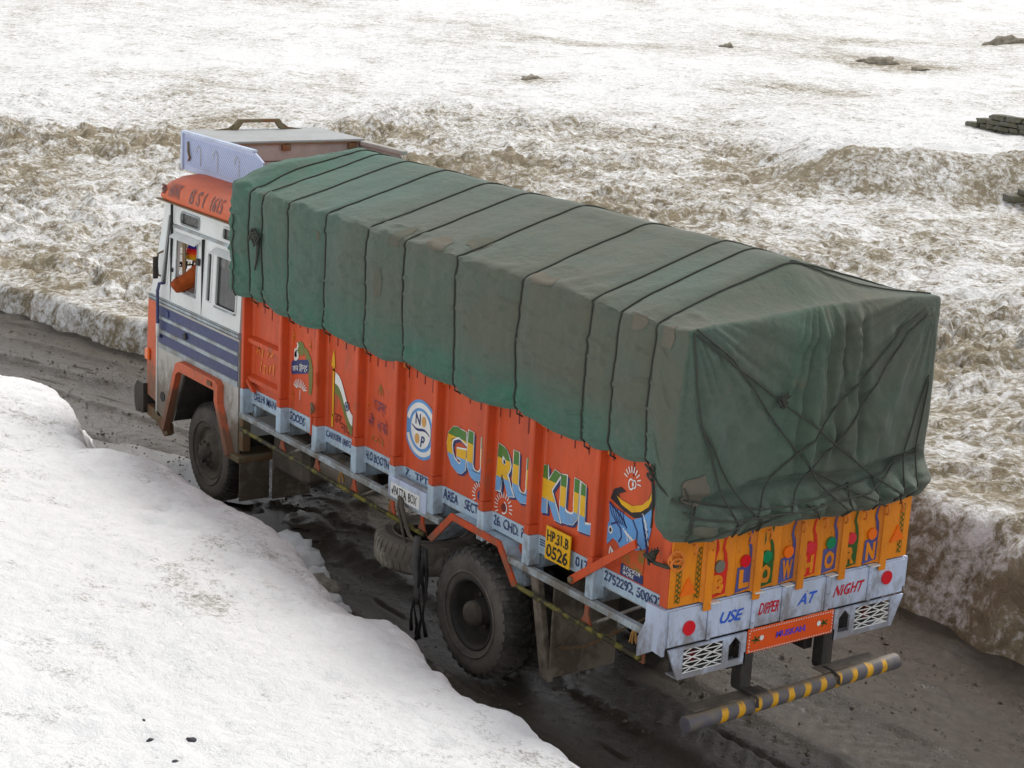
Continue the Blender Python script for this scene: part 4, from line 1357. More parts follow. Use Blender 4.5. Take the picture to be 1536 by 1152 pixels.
# bumper pipe and its hangers
pipe = tp('rear_bumper', MB().tube([(-.16, 2.335, .615), (-.16, 2.33, .615), (-.16, .165, .665), (-.16, .16, .665)], [.055, .062, .062, .055], 24), 'pipe', label='grey bumper pipe with yellow painted bands')
for y in (1.64, .80):
    mb = MB().box(-.03, .08, y-.055, y+.055, .70, 1.0, .006)
    mb.box(-.14, .06, y-.06, y+.06, .69, .705)
    part('hanger', mb, 'dark_steel', truck)
    tp('u_bolt', MB().tube([(-.235, y+.06, .64), (-.225, y+.06, .70), (-.16, y+.06, .72), (-.06, y+.06, .72)], .012, 6), 'dark_steel')
for y0, y1 in ((1.5, 2.24), (.34, .95)):
    zc = .615+(2.335-(y0+y1)/2)/2.2*.05
    tp('bumper_plate', MB().box(-.15, -.02, y0, y1, zc+.058, zc+.068, .004), 'mud_steel')
# mud flaps
tp('mud_flap', MB().box(1.40, 1.425, 1.70, 2.36, .36, 1.14, .006), 'flap', label='brown mud flap behind the rear wheel')
tp('flap_board', MB().prism([(1.60, 1.15), (1.70, 1.15), (1.50, .36), (1.39, .34)], 'y', 2.33, 2.38), 'flap')
tp('flap_stay', MB().tube([(1.36, 1.95, .6), (.9, 1.75, .98)], .01, 6), 'rust')
def chain(p0, p1, n):
    mb = MB()
    a = Vector(p0); b = Vector(p1)
    for k in range(n):
        c = a.lerp(b, (k+.5)/n)+Vector((0, 0, -.06*math.sin(math.pi*(k+.5)/n)))
        d = (b-a).normalized()
        e = Vector((0, 0, 1)) if k % 2 else Vector((0, 1, 0))
        s = (b-a).length/n*.62
        mb.tube([c+d*s*math.cos(w)+e*.012*math.sin(w) for w in [q*math.pi/4 for q in range(8)]], .004, 4, closed=True)
    tp('chain', mb, 'rust')
chain((1.385, 2.30, .62), (.80, 2.20, .98), 22)
mf = MB(); mf.box(6.62, 6.64, 2.06, 2.40, .26, .74, .005)
tp('mud_flap', mf, 'flap', label='mud splashed flap right behind the front wheel')
mf = MB(); mf.box(6.55, 6.57, 1.62, 2.06, .26, .80, .005)
tp('mud_flap', mf, 'flap')
# tassels hung under the rail
for x in (.62, 1.55, 4.95, 4.05):
    mb = MB()
    for k in range(6):
        a = k*1.05
        mb.tube([(x, 2.2, 1.06), (x+.02*math.cos(a), 2.2+.02*math.sin(a), .99), (x+.03*math.cos(a), 2.2+.03*math.sin(a), .93)], .006, 4)
    tp('tassel', mb, 'tan')

# rubber strips and cloth tied to the rail before the rear wheel: they hang from the lorry
strips = empty('hanging_strips', (3.12, W+.05, 0))
for k in range(5):
    x = 3.16-.03*k
    pts = [(x+.02, W+.03, .92)]
    for q in range(1, 10):
        t = q/9
        pts.append((x-.02*k*t+.05*t+.012*math.sin(q*1.3+k), W+.04+.02*math.sin(q+k*2), .92-.84*t+.03*abs(k-2)*t))
    link('rubber_strip', MB().tube(pts, [.014+.006*math.sin(q*.8) for q in range(10)], 6).mesh('rubber_strip', True), 'black', strips)
mb = MB()
mb.tube([(3.50, W+.03, 1.24), (3.49, W+.05, 1.16), (3.44, W+.05, 1.06), (3.40, W+.04, .93), (3.36, W+.03, .88)], [.018, .016, .014, .013, .012], 7)
mb.tube([(3.46, W+.03, 1.24), (3.42, W+.06, 1.20), (3.36, W+.06, 1.10), (3.30, W+.05, .98), (3.22, W+.05, .95), (3.16, W+.04, .98)], [.02, .022, .022, .02, .018, .014], 7)
mb.tube([(3.50, W+.03, 1.24), (3.49, W+.045, 1.255), (3.47, W+.05, 1.25), (3.46, W+.03, 1.24)], .016, 7)
link('cord', mb.mesh('cord', True), 'mud_steel', strips)
mb = MB().tube([(3.16, W+.05, 1.0), (3.17, W+.06, .88), (3.16, W+.07, .74), (3.13, W+.06, .62), (3.12, W+.06, .50), (3.13, W+.05, .40)], [.03, .035, .04, .022, .03, .012], 9)
link('rag', mb.mesh('rag', True), paint('grey rag', lin(92, 90, 88), .9, lin(60, 56, 50), .7, 7), strips)
tag(strips, 'bundle of black rubber strips and grey rag hanging before the rear wheel', 'rubber strips')

# cab ------------------------------------------------------------------------------
YL, YR = 2.38, .06
XB, XF = 6.72, 8.84
def xfront(z):
    return np.interp(z, [.6, 1.95, 3.1], [8.86, 8.84, 8.53])
def cab_map(x, z, side):
    if x > 8.3:
        x = 8.3+(x-8.3)*(float(xfront(z))-8.3)/(XF-8.3)
    y = YL-.045*max(0, z-1.99) if side > 0 else YR+.045*max(0, z-1.99)
    return x, y
def wall_cells(holes, x0, x1, z0, z1, side, th=.035):
    xs = sorted({x0, x1, *[h[0] for h in holes], *[h[1] for h in holes]})
    zs = sorted({z0, z1, *[h[2] for h in holes], *[h[3] for h in holes]})
    def solid(i, k):
        if i < 0 or k < 0 or i >= len(xs)-1 or k >= len(zs)-1:
            return False
        cx, cz = (xs[i]+xs[i+1])/2, (zs[k]+zs[k+1])/2
        return not any(h[0] < cx < h[1] and h[2] < cz < h[3] for h in holes)
    mb = MB()
    def V(x, z, inner):
        a, y = cab_map(x, z, side)
        return (a, y-side*(th if inner else 0), z)
    for i in range(len(xs)-1):
        for k in range(len(zs)-1):
            if not solid(i, k):
                continue
            c = [(xs[i], zs[k]), (xs[i+1], zs[k]), (xs[i+1], zs[k+1]), (xs[i], zs[k+1])]
            for inner in (False, True):
                mb.add([V(*p, inner) for p in c], [(0, 1, 2, 3)])
            for (p, q, di, dk) in ((0, 1, 0, -1), (1, 2, 1, 0), (2, 3, 0, 1), (3, 0, -1, 0)):
                if not solid(i+di, k+dk):
                    mb.add([V(*c[p], False), V(*c[q], False), V(*c[q], True), V(*c[p], True)], [(0, 1, 2, 3)])
    return mb
HOLES = {'quarter': (8.44, 8.60, 2.15, 2.92), 'vent': (7.725, 8.165, 2.86, 2.985), 'vent2': (6.80, 7.195, 2.86, 2.985), 'open': (7.735, 8.225, 2.165, 2.70),
         'slim': (7.385, 7.49, 2.17, 2.68), 'rear': (6.82, 7.285, 2.165, 2.70)}
cabw = tp('cab_side', wall_cells(list(HOLES.values()), XB, XF, 1.992, 3.08, 1), 'cab_white', label='white upper cab side with an open window')
tp('cab_side', wall_cells([HOLES['open'], HOLES['rear']], XB, XF, 1.992, 3.08, -1), 'cab_white')
def ring_frame(h, side=1, w=.022, out=.014):
    """raised rubber or metal frame with rounded corners around a window opening"""
    x0, x1, z0, z1 = h
    r = min(.04, (x1-x0)*.35, (z1-z0)*.35)
    path = []
    for cx, cz, a0 in ((x1-r, z1-r, 0), (x0+r, z1-r, 90), (x0+r, z0+r, 180), (x1-r, z0+r, 270)):
        for q in range(5):
            a = math.radians(a0+q*22.5)
            x, z = cx+r*math.cos(a), cz+r*math.sin(a)
            x, y = cab_map(x, z, side)
            path.append((x, y+side*out*.3, z))
    return MB().tube(path, w*.5, 6, closed=True)
def pane(h, side=1, inset=.018):
    x0, x1, z0, z1 = h
    mb = MB(); vs = []
    for x, z in ((x0, z0), (x1, z0), (x1, z1), (x0, z1)):
        a, y = cab_map(x, z, side)
        vs.append((a, y-side*inset, z))
    mb.plate(vs)
    return mb
for k in ('quarter', 'vent', 'vent2', 'slim', 'rear'):
    part('window_pane', pane(HOLES[k]), 'dark_glass', cabw)
    part('window_frame', ring_frame(HOLES[k]), 'cab_white' if k != 'vent' else 'rail', cabw)
part('window_frame', ring_frame(HOLES['open'], w=.018), 'rail', cabw)
part('sliding_channel', MB().box(8.08, 8.15, 2.318, 2.33, 2.17, 2.70), 'rust', cabw)
part('sliding_channel', MB().box(7.12, 7.15, 2.318, 2.33, 2.17, 2.70), 'rail', cabw)
for x0, x1 in ((7.68, 8.28), (6.78, 7.33)):        # sun hoods over the windows
    part('window_hood', MB().prism([(2.352, 2.745), (2.42, 2.70), (2.424, 2.706), (2.356, 2.755)], 'x', x0, x1), 'cab_white', cabw)
    part('window_sill', MB().box(x0+.05, x1-.05, 2.35, 2.395, 2.145, 2.165, .004), 'rail', cabw)
part('door_seam', MB().box(7.585, 7.593, 2.345, 2.380, 1.995, 2.79), 'black', cabw)
part('door_seam', MB().box(8.335, 8.342, 2.35, 2.380, 1.995, 3.05), 'black', cabw)
part('door_lock', MB().box(7.66, 7.72, 2.345, 2.385, 2.50, 2.57, .006), 'dark_steel', cabw)
part('door_hinge', MB().box(8.29, 8.325, 2.35, 2.392, 2.32, 2.36, .004), 'black', cabw)
# rain strip with stitched seam
mb = MB()
n = 44
for k in range(n):
    x = XB+(8.36-XB)*k/n
    mb.box(x, x+(8.36-XB)/n*.62, 2.340, 2.353, 2.806, 2.816)
part('rain_strip', MB().prism([(2.335, 2.795), (2.36, 2.80), (2.352, 2.83), (2.335, 2.835)], 'x', XB, 8.36), 'rail', cabw)
part('strip_seam', mb, 'black', cabw)
# belt line
belt = tp('belt_moulding', MB().box(XB, 8.86, YL-.03, YL+.014, 1.925, 1.990, .004), 'rail')
for zz in (1.972, 1.935):
    mb = MB()
    for k in range(60):
        x = XB+2.12*k/60
        mb.box(x, x+.022, YL+.0145, YL+.018, zz, zz+.008)
    part('belt_seam', mb, 'black', belt)
# lower side with the wheel arch opening
low = [(XB, .74), (6.87, .74), (7.10, 1.345), (7.98, 1.345), (8.30, .66), (8.64, .66), (8.64, 1.923), (XB, 1.923)]
lw = tp('cab_lower_side', MB().prism(low, 'y', YL-.03, YL), 'silver')
tp('cab_lower_side', MB().prism(low, 'y', YR, YR+.03), 'silver')
for z0, z1 in ((1.795, 1.90), (1.65, 1.75), (1.495, 1.595)):
    part('stripe', MB().box(XB+.01, 8.615, YL+.001, YL+.006, z0, z1), 'navy', lw)
for z0, z1 in ((1.755, 1.79), (1.60, 1.645), (1.435, 1.49)):
    part('bright_strip', MB().box(XB+.005, 8.60, YL+.001, YL+.016, z0, z1, .004), 'rail', lw)
part('door_handle', MB().tube([(7.92, YL+.01, 1.70), (7.92, YL+.03, 1.70)], .035, 14), 'black', lw)
part('fuel_cap', MB().tube([(8.38, YL+.005, 1.845), (8.38, YL+.02, 1.845)], .04, 16), 'navy', lw)
part('round_vent', MB().tube([(8.50, YL+.001, .90), (8.50, YL+.008, .90)], .055, 18), 'black', lw)
# wheel arch trim
arch = [(8.33, .56), (8.40, .60), (8.04, 1.385), (7.95, 1.425), (7.10, 1.42), (7.04, 1.38), (7.04, 1.19), (6.78, .72), (6.86, .70), (7.12, 1.20), (7.12, 1.315), (7.95, 1.315), (8.02, 1.28)]
tp('fender_trim', MB().prism(arch, 'y', YL+.002, YL+.075), 'orange_cab')
tp('fender_lamp', MB().box(7.16, 7.26, YL+.076, YL+.09, 1.345, 1.395, .004), 'rust')
tp('inner_arch', MB().prism([(6.87, .76), (7.10, 1.34), (7.98, 1.34), (8.29, .68), (8.27, .68), (7.96, 1.32), (7.12, 1.32), (6.90, .76)], 'y', 1.75, YL-.032), 'dark_steel')
tp('cab_rear_corner', MB().box(XB-.09, XB-.004, YL-.10, YL-.01, .78, 1.92, .006), 'rust')
st = tp('cab_step', MB().box(6.60, 6.90, 1.95, YL+.05, .67, .735, .008), 'rust')
# front: nose, corner, bumper, lamps
tp('front_corner', MB().prism([(8.645, .80), (8.88, .84), (8.90, 1.3), (8.87, 1.92), (8.645, 1.923)], 'y', YR, YL+.008), 'orange_cab')
tp('corner_bead', MB().box(8.637, 8.652, YL+.001, YL+.014, .70, 1.92), 'white_dec')
tp('bumper', MB().prism([(8.90, .62), (9.10, .60), (9.14, .70), (9.14, .88), (9.06, .96), (8.90, .96)], 'y', YR-.03, YL+.05), 'dark_steel')
tp('bumper_bracket', MB().prism([(8.40, .60), (8.62, .70), (8.90, .72), (8.90, .60), (8.62, .56), (8.46, .46), (8.38, .50)], 'y', YL-.08, YL+.0), 'rust')
tp('side_lamp', MB().box(8.80, 8.89, YL+.01, YL+.045, 1.24, 1.37, .012), 'refl_orange')
# windscreen, front frame, roof, rear, floor
tp('windscreen_frame', MB().prism([(8.845, 1.925), (8.545, 3.06), (8.50, 3.06), (8.79, 1.925)], 'y', 1.19, 1.25), 'cab_white')
tp('windscreen_frame', MB().prism([(8.845, 1.95), (8.80, 2.12), (8.75, 2.12), (8.79, 1.95)], 'y', YR+.04, YL-.04), 'cab_white')
tp('windscreen_frame', MB().prism([(8.59, 2.92), (8.545, 3.07), (8.49, 3.07), (8.53, 2.92)], 'y', YR+.05, YL-.05), 'cab_white')
wsn = tp('windscreen', MB().plate([(8.785, YR+.06, 2.12), (8.785, YL-.06, 2.12), (8.555, YL-.08, 2.93), (8.555, YR+.08, 2.93)]), 'clear_glass')
def wsx(z):
    return 8.785-(z-2.12)/.81*.23
vs, fs = text_mb('AHAY', .03, 0)
lo = vs.min(0); hi = vs.max(0); tt = (vs-lo)/np.maximum(hi-lo, 1e-6)
part('lettering', MB().add([(wsx(2.25+.09*p[1])-.012, 1.80+.44*p[0], 2.25+.09*p[1]) for p in tt][::1], fs), 'black_let', wsn)
roof = MB()
half = [(2.405, 3.075), (2.425, 3.10), (2.425, 3.16), (2.40, 3.235), (2.34, 3.30), (2.24, 3.345), (2.05, 3.365), (1.22, 3.375)]
half = half+[(2.44-a, b) for a, b in half[-2::-1]]
secs = []
for x, ins, hf in ((XB-.02, .0, 1.), (7.4, .0, 1.), (8.15, .0, 1.), (8.35, .005, .95), (8.48, .015, .8), (8.56, .035, .55), (8.60, .06, .25), (8.605, .08, .0)):
    secs.append([(x, 1.22+(a-1.22)*(1-ins/1.2), 3.075+(b-3.075)*hf) for a, b in half])
n = len(half)
vs = [p for s in secs for p in s]
fs = [(i*n+k, i*n+k+1, (i+1)*n+k+1, (i+1)*n+k) for i in range(len(secs)-1) for k in range(n-1)]
fs.append(tuple(range(n)))
roof.add(vs, fs)
rf = tp('cab_roof', roof, 'orange_cab', smooth=False, label='faded orange rounded roof edge over the cab')
for p in rf.data.polygons:
    p.use_smooth = True
part('roof_gutter', MB().box(XB, 8.60, 2.385, 2.432, 3.060, 3.076, .003), 'rust', rf)
# hand lettering on the roof edge (follows the curved edge)
def roof_text(s, x0, x1, mat):
    vs, fs = text_mb(s, .02, .0)
    lo = vs.min(0); hi = vs.max(0); t = (vs-lo)/np.maximum(hi-lo, 1e-6)
    mb = MB()
    hz = [3.10, 3.16, 3.235, 3.30, 3.345]; hy = [2.425, 2.425, 2.40, 2.34, 2.24]
    out = []
    for p in t:
        z = 3.125+.15*p[1]
        out.append((x0+(x1-x0)*p[0], z))
    import bmesh
    bm = bmesh.new()
    bv = [bm.verts.new((a, 0, b)) for a, b in out]
    for f in fs:
        try:
            bm.faces.new([bv[i] for i in f])
        except ValueError:
            pass
    for zc in (3.16, 3.20, 3.235, 3.265):
        bmesh.ops.bisect_plane(bm, geom=bm.verts[:]+bm.edges[:]+bm.faces[:], plane_co=(0, 0, zc), plane_no=(0, 0, 1))
    bm.verts.index_update()
    mb.add([(v.co.x, float(np.interp(v.co.z, hz, hy))+.004, v.co.z+.003) for v in bm.verts], [tuple(v.index for v in f.verts) for f in bm.faces])
    bm.free()
    part('lettering', mb, mat, rf)
M['grey_let'] = paint('worn grey lettering', lin(106, 84, 84), .6, lin(190, 96, 66), .5, 14, lo=.45, hi=.65)
roof_text('HAWK', 8.30, 8.02, 'grey_let'); roof_text('B S I', 7.80, 7.47, 'grey_let'); roof_text('1615', 7.32, 7.06, 'grey_let')
mb = MB()
for k in range(6):
    a = k*math.pi/6*2
    mb.prism([(8.42+.02*math.cos(a+.7), 3.19+.02*math.sin(a+.7)), (8.42+.055*math.cos(a), 3.19+.055*math.sin(a)), (8.42+.02*math.cos(a-.7), 3.19+.02*math.sin(a-.7))], 'y', 2.40, 2.428)
part('painted_flower', mb, 'grey_let', rf)
tp('cab_rear', MB().box(XB-.003, XB+.03, YR+.04, YL-.04, .9, 3.06), 'cab_white')
tp('cab_floor', MB().box(XB+.03, 8.64, YR+.035, YL-.035, 1.40, 1.44), 'dark_steel')
tp('seat', MB().box(7.15, 7.75, .3, 2.2, 1.44, 1.78, .06), 'black')
tp('seat', MB().box(6.95, 7.13, .3, 2.2, 1.74, 2.25, .06), 'black')
tp('dashboard', MB().box(8.42, 8.66, YR+.06, YL-.06, 1.75, 2.02, .04), 'black')
# grab rail and mirror on the front pillar
tp('grab_rail', MB().tube([(8.47, YL+.0, 2.17), (8.50, YL+.05, 2.16), (8.50, YL+.07, 2.08), (8.52, YL+.06, 2.05), (8.53, YL+.055, 1.80), (8.53, YL+.05, 1.60), (8.53, YL+.0, 1.56)], .018, 8), 'navy', smooth=True)
tp('grab_rail_sleeve', MB().tube([(8.53, YL+.052, 1.72), (8.53, YL+.05, 1.58)], .022, 8), 'white_dec', smooth=True)
mr = tp('mirror_arm', MB().tube([(8.56, YL-.03, 2.50), (8.58, YL+.03, 2.47), (8.58, YL+.04, 2.36), (8.58, YL+.03, 2.24), (8.57, YL-.02, 2.22)], .012, 6), 'rust')
part('mirror', MB().box(8.56, 8.59, YL+.03, YL+.09, 2.20, 2.44, .01), 'dark_steel', mr)

# roof rack and box over the cab -----------------------------------------------------
def rack_side(y, mat):
    z0 = 3.345
    mb = MB().prism([(8.72, z0), (8.72, 3.735), (7.08, 3.735), (6.90, 3.66), (6.90, z0)], 'y', y-.02, y)
    return tp('rack_side', mb, mat)
rs_ = rack_side(2.06, 'grey_box')
rack_side(.44, 'plank')
part('rack_rim', MB().box(7.08, 8.735, 2.03, 2.085, 3.737, 3.765, .004), 'tail_white', rs_)
part('rack_post', MB().box(8.70, 8.735, 2.062, 2.085, 3.35, 3.735, .003), 'tail_white', rs_)
mb = MB()
for k in range(46):                    # pressed slanting ridges of the sheet
    c = 6.95+k*.052
    x0_, z0_ = c-.30, 3.40; x1_, z1_ = c+.06, 3.70
    t0 = max(0, (6.93-x0_)/(x1_-x0_)); t1 = min(1, (8.68-x0_)/(x1_-x0_))
    if t1-t0 < .1:
        continue
    a = (x0_+(x1_-x0_)*t0, z0_+(z1_-z0_)*t0); b = (x0_+(x1_-x0_)*t1, z0_+(z1_-z0_)*t1)
    mb.prism([(a[0]-.006, a[1]), (a[0]+.006, a[1]), (b[0]+.006, b[1]), (b[0]-.006, b[1])], 'y', 2.0605, 2.065)
part('pressed_ridge', mb, 'grey_box', rs_)
for cx in (8.33, 7.93, 7.45):
    path = [(cx+.05, 2.068, 3.56), (cx+.04, 2.072, 3.62), (cx, 2.072, 3.645), (cx-.045, 2.072, 3.62), (cx-.05, 2.072, 3.56), (cx-.05, 2.072, 3.44)]
    part('wire_hook', MB().tube(path, .004, 5), 'silver', rs_)
part('latch', MB().tube([(8.58, 2.07, 3.66), (8.56, 2.08, 3.56), (8.52, 2.08, 3.50), (8.55, 2.08, 3.46)], .012, 6), 'rust', rs_)
tp('rack_front', MB().box(8.70, 8.715, .46, 2.03, 3.34, 3.735), 'grey_box')
tp('rack_lid', MB().box(7.72, 8.74, .40, 2.028, 3.742, 3.765, .003), 'lid')
for k, (z0, z1) in enumerate(((3.55, 3.725), (3.36, 3.54))):
    tp('rack_plank', MB().box(7.74, 7.765, .46, 2.035, z0, z1, .004), 'plank')
for y in (1.98, 1.36, .56):
    tp('lid_bracket', MB().box(7.70, 7.738, y-.05, y+.05, 3.66, 3.738, .004), 'rust')
tp('lid_beam', MB().box(7.70, 7.735, .46, 2.02, 3.725, 3.740), 'rust')
tp('rack_side_rail', MB().box(6.85, 7.69, .40, .48, 3.70, 3.745, .006), 'plank')
# rusty frame standing on the front edge of the rack
fr = tp('rack_frame', MB().prism([(1.54, 3.77), (1.44, 3.88), (.96, 3.88), (.86, 3.77), (.94, 3.77), (1.0, 3.845), (1.40, 3.845), (1.46, 3.77)], 'x', 8.62, 8.68), 'rust')
tp('rack_frame_foot', MB().prism([(1.74, 3.767), (1.56, 3.79), (1.50, 3.83), (1.50, 3.767)], 'x', 8.64, 8.66), 'rust')
tp('rack_frame_foot', MB().prism([(.66, 3.767), (.84, 3.79), (.90, 3.83), (.90, 3.767)], 'x', 8.64, 8.66), 'rust')

# person leaning out of the cab window -------------------------------------------------
def skin(name, pts, edges, radii, mat, parent, root=0, sub=2):
    me = bpy.data.meshes.new(name)
    me.from_pydata(pts, edges, [])
    o = bpy.data.objects.new(name, me)
    COL.objects.link(o)
    o.modifiers.new('Skin', 'SKIN')
    sv = me.skin_vertices[0].data
    for i, r in enumerate(radii):
        sv[i].radius = r if isinstance(r, tuple) else (r, r)
        sv[i].use_root = (i == root)
    s = o.modifiers.new('Subdivision', 'SUBSURF'); s.levels = sub; s.render_levels = sub
    o.modifiers['Skin'].use_smooth_shade = True
    me.materials.append(M[mat])
    o.parent = parent
    if parent.type == 'EMPTY':
        o.location = -parent.location
    return o
M['skin'] = paint('brown skin', lin(140, 92, 66), .6, lin(120, 76, 54), .2)
M['sleeve'] = paint('rust orange wool', lin(160, 72, 10), .9, lin(112, 46, 8), .6, 9, lo=.4, hi=.65, bmp=1.)
M['trouser'] = paint('dark trousers', lin(60, 62, 74), .9, lin(48, 46, 50), .3)
person = empty('person', (7.55, 2.0, 1.78))
body_pts = [(7.55, 2.00, 1.86), (7.66, 2.03, 2.05), (7.80, 2.07, 2.26), (7.94, 2.12, 2.37), (8.06, 2.15, 2.44), (8.13, 2.17, 2.50), (8.16, 2.175, 2.58),   # pelvis .. crown
            (7.84, 2.24, 2.40), (8.02, 2.45, 2.215), (8.27, 2.30, 2.225), (8.37, 2.22, 2.24),         # left arm: shoulder, elbow out of the window, wrist, palm
            (7.86, 1.90, 2.30), (7.95, 1.82, 2.05), (8.18, 1.86, 1.98), (8.28, 1.88, 1.98),           # right arm
            (7.62, 2.12, 1.86), (7.98, 2.12, 1.88), (8.05, 2.12, 1.55), (7.62, 1.90, 1.86), (7.98, 1.90, 1.88), (8.05, 1.90, 1.55)]
body_edges = [(0, 1), (1, 2), (2, 3), (3, 4), (4, 5), (5, 6), (3, 7), (7, 8), (8, 9), (9, 10), (3, 11), (11, 12), (12, 13), (13, 14), (0, 15), (15, 16), (16, 17), (0, 18), (18, 19), (19, 20)]
body_r = [(.12, .11), (.12, .11), (.13, .11), .085, .05, .075, .085, .06, .04, .03, .034, .06, .042, .03, .034, .075, .062, .05, .075, .062, .05]
body = skin('body', body_pts, body_edges, body_r, 'skin', person)
# fingers of both hands, closed on the dashboard edge
for (px, py, pz) in ((8.37, 2.22, 2.24), (8.28, 1.88, 1.98)):
    for k in range(4):
        dy = -.028+.019*k
        ln = (.040, .046, .044, .035)[k]
        f_pts = [(px, py+dy, pz+.004), (px+.045, py+dy, pz+.008), (px+.045+ln*.8, py+dy, pz-.004), (px+.05+ln, py+dy, pz-.03)]
        skin('finger', f_pts, [(0, 1), (1, 2), (2, 3)], [.010, .009, .0085, .0075], 'skin', body, sub=1)
    skin('finger', [(px-.01, py+.03, pz), (px+.025, py+.052, pz-.006), (px+.055, py+.05, pz-.02)], [(0, 1), (1, 2)], [.012, .010, .008], 'skin', body, sub=1)
# clothing
jk = skin('jacket', [body_pts[i] for i in (0, 1, 2, 3, 7, 8, 9, 11, 12, 13)], [(0, 1), (1, 2), (2, 3), (3, 4), (4, 5), (5, 6), (3, 7), (7, 8), (8, 9)],
          [(.15, .14), (.15, .14), (.16, .135), .105, .115, .08, .058, .09, .07, .05], 'sleeve', person)
jk_t = bpy.data.textures.new('cloth folds', 'CLOUDS'); jk_t.noise_scale = .07
dm = jk.modifiers.new('Folds', 'DISPLACE'); dm.texture = jk_t; dm.strength = .045; dm.mid_level = .5
jk.modifiers['Subdivision'].levels = jk.modifiers['Subdivision'].render_levels = 3
skin('trousers', [body_pts[i] for i in (0, 15, 16, 17, 18, 19, 20)], [(0, 1), (1, 2), (2, 3), (0, 4), (4, 5), (5, 6)], [.135, .095, .08, .065, .095, .08, .065], 'trouser', person)
HC = Vector((8.16, 2.175, 2.535))
def head_bits():
    mb = MB()
    mb.tube([HC+Vector((.09, 0, .0)), HC+Vector((.118, 0, -.025)), HC+Vector((.10, 0, -.045))], [.008, .016, .012], 8)
    part('nose', mb, 'skin', body, True)
    for s in (1, -1):
        part('ear', MB().tube([HC+Vector((-.005, s*.088, .015)), HC+Vector((-.015, s*.098, .0)), HC+Vector((-.005, s*.092, -.03))], [.012, .016, .01], 8), 'skin', body, True)
        part('eye', MB().tube([HC+Vector((.082, s*.034, .008)), HC+Vector((.094, s*.034, .008))], [.014, .008], 8), 'white_dec', body, True)
    part('mouth', MB().tube([HC+Vector((.088, -.024, -.068)), HC+Vector((.098, 0, -.07)), HC+Vector((.088, .024, -.068))], .007, 6), 'patch_rust', body, True)
head_bits()
def mat_cap():
    m, t, b = new_mat('striped wool cap')
    c = nd(t, 'ShaderNodeTexCoord'); sp = nd(t, 'ShaderNodeSeparateXYZ')
    t.links.new(c.outputs['Object'], sp.inputs[0])
    r = nd(t, 'ShaderNodeValToRGB'); r.color_ramp.interpolation = 'CONSTANT'
    t.links.new(ramp(t, sp.outputs[2], 2.485, 2.69), r.inputs[0])
    cols = [(0, lin(200, 150, 20)), (.14, lin(226, 120, 10)), (.26, lin(220, 60, 16)), (.40, lin(206, 24, 30)), (.52, lin(80, 40, 120)), (.60, lin(24, 60, 170)), (.82, lin(34, 60, 110)), (.92, lin(50, 56, 60))]
    e = r.color_ramp.elements
    e[0].position = 0; e[0].color = (*cols[0][1], 1); e[1].position = cols[1][0]; e[1].color = (*cols[1][1], 1)
    for p_, c_ in cols[2:]:
        q = e.new(p_); q.color = (*c_, 1)
    t.links.new(r.outputs[0], b.inputs['Base Color'])
    b.inputs['Roughness'].default_value = .95
    bump(t, b, noise(t, c.outputs['Object'], 120, 2), .5, .01)
    return m
capm = MB()
rings = []
for k in range(11):
    a = k/10*math.pi/2
    rings.append((-.075+.03*0+.19*math.sin(a)*.9, .108*math.cos(a)**.7+.002))
vs = []; fs = []
for z, r in rings:
    for q in range(24):
        w = 2*math.pi*q/24
        vs.append((HC.x-.008+r*math.cos(w)*1.02, HC.y+r*math.sin(w)*.98, HC.z+.02+z))
for i in range(10):
    for q in range(24):
        fs.append((i*24+q, i*24+(q+1) % 24, (i+1)*24+(q+1) % 24, (i+1)*24+q))
capm.add(vs, fs)
cap_o = link('cap', capm.mesh('cap', True), mat_cap(), person)
tag(person, 'person in rust orange jacket and striped wool cap, elbow out of the cab window', 'person')

